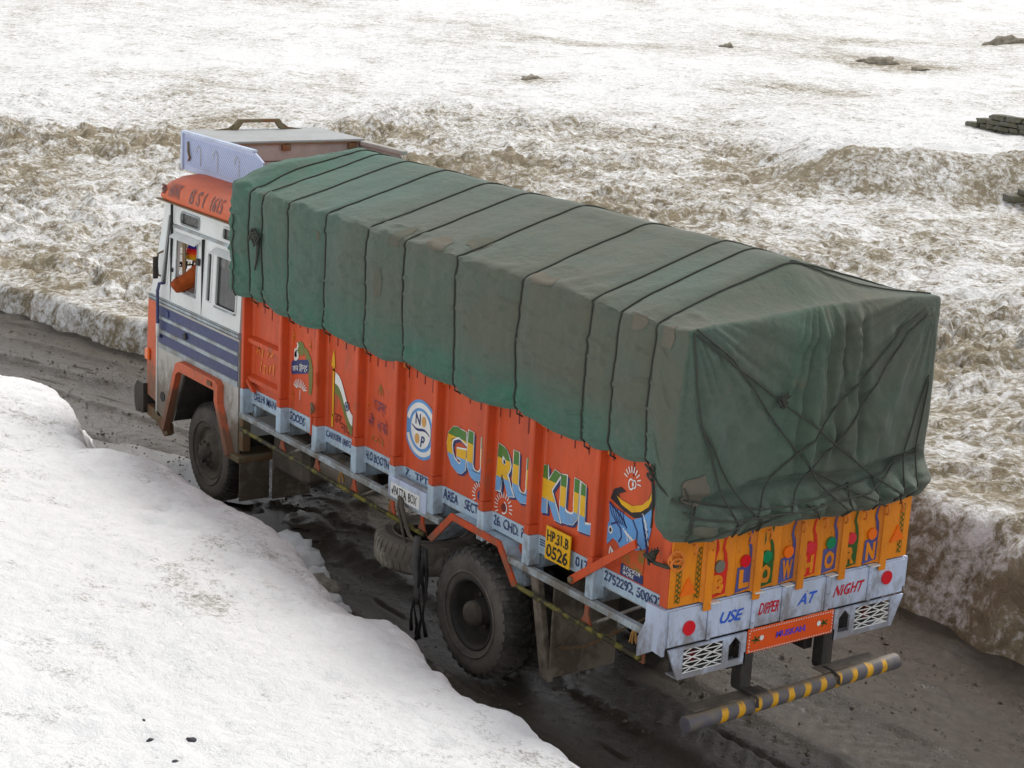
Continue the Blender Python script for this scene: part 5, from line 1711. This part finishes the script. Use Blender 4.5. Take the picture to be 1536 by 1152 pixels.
# ================================================================== tarpaulin
ROPES = [6.36, 6.10, 5.59, 4.92, 4.20, 3.58, 2.79, 1.92, 1.07, .76, .35]
NW, NR = 110, 170                # points up a wall, points across the roof
def build_tarp():
    xs = np.concatenate([np.arange(6.74, .42, -.022), np.arange(.42, .0, -.018), [0.0]])
    s = np.concatenate([np.linspace(0, 1, NW), 1+np.linspace(0, 1, NR)[1:], 2+np.linspace(0, 1, NW)[1:]])
    X, S = np.meshgrid(xs, s, indexing='ij')
    # bottom edge of the cloth
    zb = 2.40+.018*np.sin(X*4.3)+.015*fbm(X*1.7, X*0, 71, 3)
    nearest = np.min(np.abs(X[..., None]-np.array(ROPES)), -1)
    zb = zb+.012*np.exp(-(nearest/.09)**2)-.014*sst(.0, .35, nearest)
    zb = zb-(zb-1.97)*sst(.25, .07, X)
    zb = zb+.02*sst(6.3, 6.7, X)
    zbr = 2.25+0*X-(2.25-1.97)*sst(.5, .2, X)
    ztop = 3.485+.05*sst(.5,.0,X)*sst(1.4,1.9,S)+.02*fbm(X*.9, X*0+4, 72, 3)
    yl = 2.475; yr = -.06
    k = .16+.84*sst(-.02, .46, X)
    k = k*(1-.22*sst(6.45, 6.74, X))
    t = np.clip(S, 0, 1); tr = np.clip(S-1, 0, 1); t3 = np.clip(S-2, 0, 1)
    Y = np.where(S <= 1, yl+.02*np.sin(np.pi*t), np.where(S <= 2, yl+(yr-yl)*tr, yr-.02*np.sin(np.pi*t3)))
    yy = np.clip(Y, yr, yl)
    prof = 1-np.abs((yy-1.22)/1.255)
    prof = prof-.02*np.exp(-((yy-1.22)/.06)**2)
    Z = np.where(S <= 1, zb+(ztop-zb)*t, np.where(S <= 2, ztop+.355*k*prof, ztop+(zbr-ztop)*t3))
    XX = X.copy()
    # round off along the section
    def smooth(A, n):
        for _ in range(n):
            B = A.copy()
            B[:, 1:-1] = .25*A[:, :-2]+.5*A[:, 1:-1]+.25*A[:, 2:]
            A = B
        return A
    Y = smooth(Y, 10); Z = smooth(Z, 10)
    DY = smooth(np.where(S < 1, 1., np.where(S > 2, -1., 0.)), 20); DZ = smooth(np.where((S >= 1) & (S <= 2), 1., 0.), 20)
    n = np.hypot(DY, DZ); DY /= n; DZ /= n
    # displacement
    disp = .03*fbm(X*.7, S*1.6, 73, 3)+.014*fbm(X*2.0, S*3.5, 74, 4)
    for r in ROPES:
        dx = X-r
        side = sst(1.3, 1.0, S)
        disp -= (.006+.008*side)*np.exp(-(dx/.035)**2)
        disp -= (.003+.009*side)*np.exp(-(dx/.16)**2)
    eave = np.exp(-((S-1.0)/.10)**2)
    disp += eave*(.022*ridged(X*1.8, S*5, 75, 3)-.012)*1.2
    wr = ridged(X*1.1+S*1.7, S*5.5-X*.5, 76, 4)
    disp += .020*sst(.62, .98, wr)*sst(1.25, .95, S)+.006*ridged(X*3.5+S*4, S*11-X*1.5, 86, 3)*sst(.75, 1., S)*sst(1.35, 1.05, S)
    low = sst(.38, .02, S)
    disp += low*(.020*(ridged(X*.7, S*17+.8*fbm(X*1.4, S*2, 77, 2), 78, 3)-.4))
    disp += -.03*sst(.05, .0, S)
    tuck = sst(1.0, 1.6, S)*sst(2.0, 1.6, S)
    disp *= 1-.55*tuck
    disp += tuck*.007*ridged(X*.6+S*.4, S*9, 79, 3)
    frontz = sst(6.2, 6.7, X)
    disp += frontz*(.03*fbm(X*5, S*9, 80, 3)+.02)
    disp += .085*np.exp(-((S-1.2)/.16)**2)*sst(6.15, 6.6, X)
    # vertical creases in the bay sides
    disp += .012*ridged(X*3.1, S*.7, 81, 3)*sst(1.05, .8, S)
    Y += DY*disp; Z += DZ*disp
    # pull the very front in a little
    pin = sst(6.64, 6.74, X)
    Y = 1.22+(Y-1.22)*(1-.02*pin)
    fresh = sst(.55, .05, S)*(.55+.6*fbm(X*.9, S*2, 82, 3))*(1-.7*sst(1.2, .3, X))
    fresh = np.maximum(fresh, .75*sst(4.4, 6.6, X)*(.55+.5*fbm(X*1.2, S*1.5, 83, 3)))
    grime = sst(5.4, 2.0, X)*.95*sst(2.2, 1.6, S)*sst(.1, .5, S)*(.7+.7*fbm(X*.8, S*2, 84, 3))
    # ---- rear cap: columns follow the roof, rows follow the walls
    last = np.stack([XX[-1], Y[-1], Z[-1]], -1)
    top = last[NW-1:NW-1+NR]             # left eave .. right eave
    leftw = last[:NW][::-1]              # from eave down
    rightw = last[NW+NR-2:]
    cap = np.zeros((NW, NR, 3))
    u = np.linspace(0, 1, NR)[None, :]; w = np.linspace(0, 1, NW)[:, None]
    lw = leftw[:, None, :]; rw = rightw[:, None, :]
    for c in range(3):
        tpc = top[None, :, c]; bot = (lw[-1:, :, c]*(1-u)+rw[-1:, :, c]*u)
        lin_tb = tpc*(1-w)+bot*w
        lin_lr = lw[:, :, c]*(1-u)+rw[:, :, c]*u
        corner = (top[0, c]*(1-u)*(1-w)+top[-1, c]*u*(1-w)+leftw[-1, c]*(1-u)*w+rightw[-1, c]*u*w)
        cap[:, :, c] = lin_tb+lin_lr-corner
    Uy = cap[..., 1]; Uz = cap[..., 2]
    edge = np.minimum(np.minimum(u, 1-u)*9, 1)*np.minimum(w*7, 1)
    edge = np.clip(edge, 0, 1)**.6
    out = .055*edge
    # fan of folds hanging from the ridge end
    phi = np.arctan2(Uy-1.20, np.maximum(3.98-Uz, .05))
    rad = np.hypot(Uy-1.20, 3.98-Uz)
    fan = np.abs(perlin(phi*9+.6*fbm(Uy*1.2, Uz*.8, 90, 2), rad*.35, 91))
    foldw = np.exp(-((phi+.02)/.34)**2)*sst(.1, .6, rad)
    out = out+edge*(.16*foldw*(fan-.25)*sst(2.15, 2.5, Uz))
    for (f0, sl, a, wd) in ((.86, .02, .05, .035), (.98, -.02, -.05, .03), (1.07, -.01, .045, .03), (.76, .05, -.04, .03), (1.30, -.06, .02, .05)):
        ln = f0+sl*(Uz-2.8)+.015*np.sin(Uz*4)
        out = out+edge*a*np.exp(-((Uy-ln)/wd)**2)*sst(2.2, 2.6, Uz)*sst(3.75, 3.2, Uz)
    # sweeping folds from both upper corners
    for (cy, sg, sd) in ((2.45, 1, 92), (.0, -1, 93)):
        ph = np.arctan2(np.abs(Uy-cy), np.maximum(3.62-Uz, .04))
        rd = np.hypot(Uy-cy, 3.62-Uz)
        out = out+edge*.11*(np.abs(perlin(ph*7, rd*.5, sd))-.2)*np.exp(-rd/.9)*sst(.05, .3, rd)
    out = out+edge*(.04*fbm(Uy*1.3, Uz*1.0, 94, 3)+.012*fbm(Uy*5, Uz*3, 95, 3)+.022*sst(.55, .98, ridged(Uy*1.5+Uz*.7, Uz*1.3-Uy*.5, 96, 3))+.010*ridged(Uy*4, Uz*1.2, 88, 3))
    # rolled up, roped bundle along the lower edge
    hemz = .02*np.sin(Uy*5)+.02*fbm(Uy*2, Uy*0, 99, 2)
    roll = np.exp(-((Uz-2.09-hemz)/.11)**2)
    groove = np.exp(-((Uz-2.27-hemz)/.03)**2)
    pinch = np.zeros_like(Uy)
    for q in (2.18, 1.93, 1.66, 1.40, 1.12, .85, .60, .33, .12):
        pinch = pinch+np.exp(-((Uy-q-.3*(Uz-2.1))/.05)**2)
    out = out+edge*(roll*(.14+.09*fbm(Uy*3.5, Uz*7, 97, 4)+.05*ridged(Uy*5+Uz*3, Uz*9-Uy*2, 89, 3)-.06*pinch)-.085*groove)
    cap[..., 0] -= out
    sidepush = roll*sst(.93, 1., u)*.10
    cap[..., 1] -= sidepush
    cap[..., 1] += roll*sst(.05, .0, u)*.05
    # tunnel's last wall points take the push of the bundle too
    for i in range(len(xs)):
        if xs[i] < .3:
            f = float(sst(.3, .05, np.array(xs[i])))
            zz = Z[i]; rl = np.exp(-((zz-2.10)/.12)**2)*f
            Y[i] = np.where(S[i] > 2, Y[i]-.10*rl, np.where(S[i] < 1, Y[i]+.05*rl, Y[i]))
    cap[:, 0, :] = np.stack([XX[-1], Y[-1], Z[-1]], -1)[:NW][::-1]
    cap[:, -1, :] = np.stack([XX[-1], Y[-1], Z[-1]], -1)[NW+NR-2:]
    # ---- front cap (simple) 
    A, B = X.shape
    co = [np.stack([XX, Y, Z], -1).reshape(-1, 3)]
    idx = np.arange(A*B).reshape(A, B)
    quads = [np.stack([idx[:-1, :-1], idx[1:, :-1], idx[1:, 1:], idx[:-1, 1:]], -1).reshape(-1, 4)]
    ci = np.zeros((NW, NR), int)
    ci[0, :] = idx[-1, NW-1:NW-1+NR]
    ci[:, 0] = idx[-1, :NW][::-1]
    ci[:, -1] = idx[-1, NW+NR-2:]
    inner = cap[1:, 1:-1].reshape(-1, 3)
    ci[1:, 1:-1] = A*B+np.arange(len(inner)).reshape(NW-1, NR-2)
    co.append(inner)
    quads.append(np.stack([ci[:-1, :-1], ci[1:, :-1], ci[1:, 1:], ci[:-1, 1:]], -1).reshape(-1, 4))
    # front closing face: rows copied from the first section, drawn towards its middle
    base = A*B+len(inner)
    fi = np.zeros((NW, NR), int)
    fi[0, :] = idx[0, NW-1:NW-1+NR]; fi[:, 0] = idx[0, :NW][::-1]; fi[:, -1] = idx[0, NW+NR-2:]
    t0 = np.stack([XX[0], Y[0], Z[0]], -1)
    tt, ll, rr_ = t0[NW-1:NW-1+NR], t0[:NW][::-1], t0[NW+NR-2:]
    fcap = np.zeros((NW, NR, 3))
    fcap[..., 0] = 6.74+.05*np.clip(np.minimum(u, 1-u)*9, 0, 1)*np.clip(w*6, 0, 1)
    fcap[..., 1] = ll[:, None, 1]*(1-u)+rr_[:, None, 1]*u
    fcap[..., 2] = tt[None, :, 2]*(1-w)+(ll[-1, 2]*(1-u)+rr_[-1, 2]*u)*w
    fin = fcap[1:, 1:-1].reshape(-1, 3)
    fi[1:, 1:-1] = base+np.arange(len(fin)).reshape(NW-1, NR-2)
    co.append(fin)
    quads.append(np.stack([fi[:-1, :-1], fi[:-1, 1:], fi[1:, 1:], fi[1:, :-1]], -1).reshape(-1, 4))
    co = np.concatenate(co); q = np.concatenate(quads)
    me = bpy.data.meshes.new('tarpaulin')
    me.vertices.add(len(co)); me.vertices.foreach_set('co', co.ravel())
    me.loops.add(q.size); me.loops.foreach_set('vertex_index', q.ravel().astype(np.int32))
    me.polygons.add(len(q)); me.polygons.foreach_set('loop_start', (np.arange(len(q))*4).astype(np.int32)); me.polygons.foreach_set('loop_total', np.full(len(q), 4, np.int32))
    me.update(calc_edges=True)
    me.polygons.foreach_set('use_smooth', np.ones(len(q), bool))
    capg = (.55+.35*fbm(cap[..., 1]*1.1, cap[..., 2]*.8, 98, 3))*sst(2.6, 1.0, cap[..., 1])
    capf = .35*sst(.9, 1.3, cap[..., 1])*sst(1.9, 1.4, cap[..., 1])
    ff = np.concatenate([np.clip(fresh, 0, 1).ravel(), np.clip(capf, 0, 1)[1:, 1:-1].ravel(), np.full(len(fin), .5)])
    gg = np.concatenate([np.clip(grime, 0, 1).ravel(), np.clip(capg, 0, 1)[1:, 1:-1].ravel(), np.full(len(fin), .2)])
    for nm, val in (('fresh', ff), ('grime', gg)):
        at = me.attributes.new(nm, 'FLOAT', 'POINT'); at.data.foreach_set('value', val.astype(np.float32))
    return me, xs, s, np.stack([XX, Y, Z], -1), np.stack([0*Y, DY, DZ], -1), cap
me_t, TX, TS, TG, TN, TC = build_tarp()
tarp = link('tarpaulin', me_t, 'tarp')
tag(tarp, 'patched dark green canvas tarpaulin roped over the lorry load', 'tarpaulin')
def T(x, s, off=0.):
    i = float(np.interp(-x, -TX, np.arange(len(TX)))); j = float(np.interp(s, TS, np.arange(len(TS))))
    i0 = min(int(i), len(TX)-2); j0 = min(int(j), len(TS)-2); a = i-i0; b = j-j0
    f = lambda G: (G[i0, j0]*(1-a)*(1-b)+G[i0+1, j0]*a*(1-b)+G[i0, j0+1]*(1-a)*b+G[i0+1, j0+1]*a*b)
    p = f(TG); n = f(TN); n = n/np.linalg.norm(n)
    return Vector(p+n*off)
def Cp(y, z, off=0.):
    """point on the rear face of the cloth nearest to (y, z)"""
    d = (TC[..., 1]-y)**2+(TC[..., 2]-z)**2
    i, j = np.unravel_index(np.argmin(d), d.shape)
    i0, i1, j0, j1 = max(i-1, 0), min(i+2, NW), max(j-1, 0), min(j+2, NR)
    w = 1/(d[i0:i1, j0:j1]+1e-4)
    x = float((TC[i0:i1, j0:j1, 0]*w).sum()/w.sum())
    return Vector((x-off, y, z))
# canvas patches sewn on
def patch(pts_fn, nu, nv, mat):
    mb = MB(); vs = []
    for i in range(nu+1):
        for j in range(nv+1):
            a, b = 2*i/nu-1, 2*j/nv-1
            a, b = a*math.sqrt(1-b*b*.36), b*math.sqrt(1-a*a*.36)      # rounded corners
            vs.append(pts_fn((a+1)/2, (b+1)/2))
    fs = [(i*(nv+1)+j, (i+1)*(nv+1)+j, (i+1)*(nv+1)+j+1, i*(nv+1)+j+1) for i in range(nu) for j in range(nv)]
    mb.add(vs, fs)
    part('patch', mb, mat, tarp, True)
def tpatch(x, s, dx, ds, mat='patch', seed=0):
    def fn(u, v):
        e = .12*math.sin(seed+u*7+v*5)
        return T(x+dx*(u-.5)*(1+.3*e)+dx*.08*math.sin(v*6+seed), s+ds*(v-.5)*(1+e)+ds*.08*math.sin(u*5+seed), .004)
    patch(fn, 8, 8, mat)
tpatch(.20, .93, .13, .17, 'patch', 1); tpatch(.52, .955, .16, .13, 'patch', 2); tpatch(1.72, 1.02, .32, .07, 'patch', 3); tpatch(3.18, 1.03, .30, .09, 'patch', 4)
tpatch(2.85, 1.10, .22, .08, 'patch_rust', 5); tpatch(3.74, .995, .18, .16, 'patch_rust', 6); tpatch(3.95, .60, .12, .22, 'patch_rust', 7)
tpatch(5.02, .80, .05, .09, 'patch_rust', 9)
def cpatch(y, z, dy, dz, mat, seed):
    def fn(u, v):
        a = 1+.2*math.sin(seed+u*9+v*4)
        return Cp(y+dy*(u-.5)*a, z+dz*(v-.5)*(1+.2*math.sin(seed+v*8+u*3)), .012)
    patch(fn, 10, 10, mat)
cpatch(2.33, 2.34, .22, .22, 'patch', 1); cpatch(2.30, 2.06, .16, .10, 'patch_rust', 2)

# ropes --------------------------------------------------------------------------------
RR = .0072
ORD = ['first', 'second', 'third', 'fourth', 'fifth', 'sixth', 'seventh', 'eighth', 'ninth', 'tenth', 'eleventh']
GR = 'ropes lashed across the tarpaulin'
def rope(pts, label, group, r=RR, name='rope'):
    o = link(name, MB().tube(pts, r, 7).mesh(name, True), 'rope')
    tag(o, label, 'rope', group)
    return o
for i, x in enumerate(ROPES):
    pts = []
    for k in range(86):
        s = -.0+2.9*k/85
        pts.append(T(x+.008*math.sin(s*2.2+i), max(s, .0), .0075))
    # taut over the roof: straight from eave to ridge, resting on the cloth
    e0, rd, e1 = T(x, 1.02, .0075), T(x, 1.5, .0075), T(x, 1.98, .0075)
    for k, q in enumerate(pts):
        if e1.y < q.y < e0.y and q.z > 3.3:
            a, b = (e0, rd) if q.y > rd.y else (rd, e1)
            t = (a.y-q.y)/max(a.y-b.y, 1e-6)
            q.z = max(q.z, a.z+(b.z-a.z)*t); q.x = a.x+(b.x-a.x)*t
    p = pts[0]
    pts = [Vector((p.x, P+.04, p.z-.06)), Vector((p.x, p.y+.0, p.z-.03))]+pts
    rope(pts, f'{ORD[i]} rope over the tarpaulin counted from the cab towards the tail', GR)
# rope down the front corner
rope([T(6.62, s, .012) for s in [.75-.75*k/20 for k in range(21)]], 'short rope down the front corner of the tarpaulin beside the cab', GR)
# knotted rope end on the side near the cab
kn = MB()
b0 = T(6.14, .62, .03)
rnd = random.Random(3)
for k in range(5):
    c = b0+Vector((rnd.uniform(-.04, .06), rnd.uniform(-.01, .02), rnd.uniform(-.06, .06)))
    kn.tube([c+Vector((.035*math.cos(a), .012*math.sin(2*a)+.01, .045*math.sin(a))) for a in [q*math.pi/5 for q in range(10)]], .011, 6, closed=True)
kn.tube([T(6.12, .60, .02), T(6.13, .50, .025), T(6.15, .40, .02), T(6.20, .30, .02)], [.02, .016, .012, .008], 7)
kn.tube([T(6.20, .66, .02), T(6.26, .60, .03), T(6.28, .56, .03)], [.02, .018, .01], 7)
o = link('rope_knot', kn.mesh('rope_knot', True), 'rope')
tag(o, 'dark frayed rope knot on the tarpaulin side close to the cab', 'rope knot')
# back ropes given as (y, z) on the rear face
def backrope(way, label, r=RR, off=.014):
    pts = []
    for a, b in zip(way[:-1], way[1:]):
        n = max(4, int(math.hypot(a[0]-b[0], a[1]-b[1])/.05))
        for k in range(n):
            t = k/n
            pts.append((a[0]+(b[0]-a[0])*t, a[1]+(b[1]-a[1])*t))
    pts.append(way[-1])
    P3 = [Cp(y, z, off) for y, z in pts]
    # a taut rope bridges hollows: x never lies deeper than its smoothed course
    xs = [p.x for p in P3]
    for _ in range(6):
        xs = [xs[0]]+[min(xs[i], (xs[i-1]+xs[i+1])/2) for i in range(1, len(xs)-1)]+[xs[-1]]
    for p, x in zip(P3, xs):
        p.x = x
    return rope(P3, label, 'ropes tied across the back of the tarpaulin', r)
BACK_ROPES = []
BACK = [
    ([(2.40, 3.44), (2.1, 3.22), (1.62, 2.91), (1.2, 2.63), (.81, 2.37), (.24, 1.96)], 'long rope across the back from the upper left corner with a knot on it'),
    ([(2.40, 3.48), (2.11, 3.26), (1.66, 2.77), (1.27, 2.37), (.97, 2.03)], 'steeper rope below the knotted one from the upper left corner of the back'),
    ([(2.42, 3.46), (2.42, 3.30), (2.40, 3.10), (2.33, 2.81), (2.17, 2.43), (2.06, 2.15), (2.01, 1.97)], 'rope falling almost straight down the left edge of the tarpaulin back'),
    ([(2.33, 2.81), (2.15, 2.51), (1.96, 2.24), (1.76, 1.97)], 'rope branching right halfway down the left edge of the tarpaulin back'),
    ([(.12, 3.46), (.43, 3.33), (.69, 3.08), (1.18, 2.69), (1.58, 2.37), (1.87, 2.14), (2.38, 1.97)], 'upper of the two parallel ropes from the right top corner of the back'),
    ([(.10, 3.42), (.37, 3.29), (.57, 3.06), (.96, 2.58), (1.27, 2.35), (1.55, 2.13), (1.95, 1.97)], 'lower of the two parallel ropes from the right top corner of the back'),
    ([(.03, 2.93), (.14, 2.68), (.25, 2.39), (.37, 2.0)], 'left one of two short ropes near the right edge of the back'),
    ([(.03, 2.90), (.06, 2.58), (.12, 2.28), (.20, 2.0)], 'right one of two short ropes hugging the right edge of the back'),
    ([(2.40, 2.26), (2.09, 2.20), (1.79, 2.17), (1.52, 2.16), (1.19, 2.16), (.96, 2.18), (.49, 2.24), (.03, 2.38)], 'upper rope tied round the rolled hem of the tarpaulin back'),
    ([(2.42, 2.19), (2.34, 2.15), (2.08, 2.12), (1.79, 2.12), (1.35, 2.11), (.95, 2.12), (.72, 2.14), (.26, 2.30), (.03, 2.34)], 'lower rope tied round the rolled hem of the tarpaulin back'),
    ([(1.27, 2.37), (.87, 2.16), (.45, 1.97)], 'short rope slanting down to the hem right of the middle of the back'),
    ([(2.42, 2.36), (2.35, 2.24), (2.39, 2.09), (2.40, 1.98)], 'short rope kinked over the left end of the rolled hem'),
    ([(2.42, 2.05), (2.40, 2.11), (2.30, 2.23)], 'stub of rope at the extreme left end of the rolled hem'),
    ([(.85, 2.20), (.95, 2.09), (.96, 1.98)], 'stub of rope under the crossing right of the middle of the hem'),
    ([(1.35, 2.13), (1.23, 2.04), (1.14, 1.97)], 'stub of rope slanting down the hem near its middle'),
    ([(1.87, 2.14), (1.80, 2.05), (1.74, 1.97)], 'stub of rope ending at a hook left of the middle of the hem'),
    ([(.60, 2.22), (.66, 2.10), (.62, 1.98)], 'stub of rope ending at a hook in the right half of the hem'),
]
for way, lb in BACK:
    backrope(way, lb)
# rope along the upper right edge of the back
pts = [T(.36, 1.50+.0*k, .012) for k in range(1)]
for k in range(1, 25):
    t = k/24
    pts.append(T(.36*(1-t)+.02, 1.50+.46*t, .012))
rope(pts, 'rope along the top edge of the back from the ridge to the right corner', 'ropes tied across the back of the tarpaulin')
# knots
def knot(c, name, label, seed, size=.032):
    rnd = random.Random(seed); mb = MB()
    for k in range(7):
        a0 = rnd.uniform(0, 6); tl = Vector((rnd.uniform(-.015, .01), rnd.uniform(-.03, .03), rnd.uniform(-.03, .03)))
        mb.tube([c+tl+Vector((-.012+.016*math.sin(2*a+a0), size*.6*math.cos(a+a0), size*.7*math.sin(a))) for a in [q*math.pi/5 for q in range(10)]], .008, 6, closed=True)
    for k in range(3):
        mb.tube([c+Vector((-.02, 0, .02)), c+Vector((-.03, -.02+.02*k, .05)), c+Vector((-.02, -.03+.03*k, .075))], [.009, .008, .005], 6)
    o = link(name, mb.mesh(name, True), 'rope')
    tag(o, label, 'rope knot')
knot(Cp(1.60, 2.90, .03), 'rope_knot', 'frayed knot in the middle of the long rope across the back', 4)
knot(Vector((.235, W+.04, 2.40)), 'rope_knot', 'rope knot under the tarpaulin edge at the rear left corner', 5, .04)
knot(Vector((.17, W+.04, 1.80)), 'rope_knot', 'dark rope wound round the rear left corner post', 6, .045)
rope([(.235, W+.03, 2.38), (.22, W+.035, 2.25), (.21, W+.03, 2.10), (.215, W+.03, 2.0)], 'dangling rope end below the knot at the rear left corner', 'ropes tied across the back of the tarpaulin')
rope([(.33, W+.03, 2.44), (.25, W+.045, 2.40), (.1, W+.07, 2.33), (.0, W+.05, 2.28), (-.10, W-.05, 2.22)], 'rope pulled round the rear left corner into the hem', 'ropes tied across the back of the tarpaulin')
rope([(.26, W+.03, 1.79), (.12, W+.045, 1.77), (.0, W+.04, 1.78), (-.05, W-.02, 1.80)], 'thick rope from the corner knot to the orange ring', 'ropes tied across the back of the tarpaulin', .016)

# stone walls and earth mounds in the snow beyond --------------------------------------
stone_wall((25.3, -30.0), (21.2, -29.6), 4, 1.28, 'dark lichened stone wall top emerging from the white drift at right', 41, .45)
stone_wall((15.0, -19.5), (13.2, -21.9), 4, 1.16, 'stepped stone wall end at the right edge below the drift', 42, .28)
def mound(x, y, dims, seed, label):
    lump('earth_mound', seed, dims, (x, y, field_z(x, y)-dims[2]*.12), 'earth', label, 'earth mound', 'bare earth showing through the far snow', rz=YAW-1.57, rough=.5)
mound(47.5, -41.2, (.7, .7, .45), 51, 'small pointed dark earth tip alone high on the white snow')
mound(40.4, -42.9, (1.7, 1.1, .5), 52, 'broad brown earth mound high on the snow towards the right')
mound(39.2, -25.0, (.8, .7, .3), 53, 'grey earth hump in the snow above the middle of the lorry')
mound(45.4, -56.6, (2.4, 1.8, .8), 54, 'large brown earth patch at the upper right edge of the snow')
mound(38.3, -42.9, (.8, .6, .25), 55, 'low flat earth patch just right of the broad brown mound')

# grit and crumbs: too many and too small to count ------------------------------------
def scatter(name, n, place, size, mat, seed, attr=None):
    rnd = random.Random(seed)
    base = [(0, 0, 1), (.9, 0, .3), (.25, .85, .3), (-.75, .5, .3), (-.7, -.55, .3), (.3, -.85, .3), (.0, 0, -.5)]
    fc = [(0, 1, 2), (0, 2, 3), (0, 3, 4), (0, 4, 5), (0, 5, 1), (6, 2, 1), (6, 3, 2), (6, 4, 3), (6, 5, 4), (6, 1, 5)]
    vs = []; fs = []
    for i in range(n):
        x, y, z = place(rnd)
        s = rnd.uniform(*size)*(1 if rnd.random() < .9 else 1.8)
        a = rnd.uniform(0, 6.28); ca, sa = math.cos(a), math.sin(a)
        k = len(vs)
        for (p, q, r) in base:
            p *= rnd.uniform(.7, 1.3); q *= rnd.uniform(.5, 1.1)
            vs.append((x+s*(p*ca-q*sa), y+s*(p*sa+q*ca), z+s*r*.75))
        fs += [(k+a_, k+b_, k+c_) for a_, b_, c_ in fc]
    me = bpy.data.meshes.new(name)
    me.from_pydata(vs, [], fs); me.update()
    if attr is not None:
        at = me.attributes.new('dirt', 'FLOAT', 'POINT'); at.data.foreach_set('value', [attr]*len(vs))
    o = link(name, me, mat)
    o['kind'] = 'stuff'
    return o
def on_road(rnd):
    x = rnd.uniform(-2.5, 17); t = rnd.uniform(-1.7, 3.3)
    if rnd.random() < .4:
        t = rnd.choice((-.15, .9, 1.55, 2.8, -1.3))+rnd.gauss(0, .12)
    return x, t+float(road_off(np.array([x]))[0]), .0+rnd.uniform(-.015, .02)
g = scatter('gravel', 5200, on_road, (.006, .022), 'mud_steel', 11)
tag(g, 'muddy gravel strewn over the road', 'gravel')
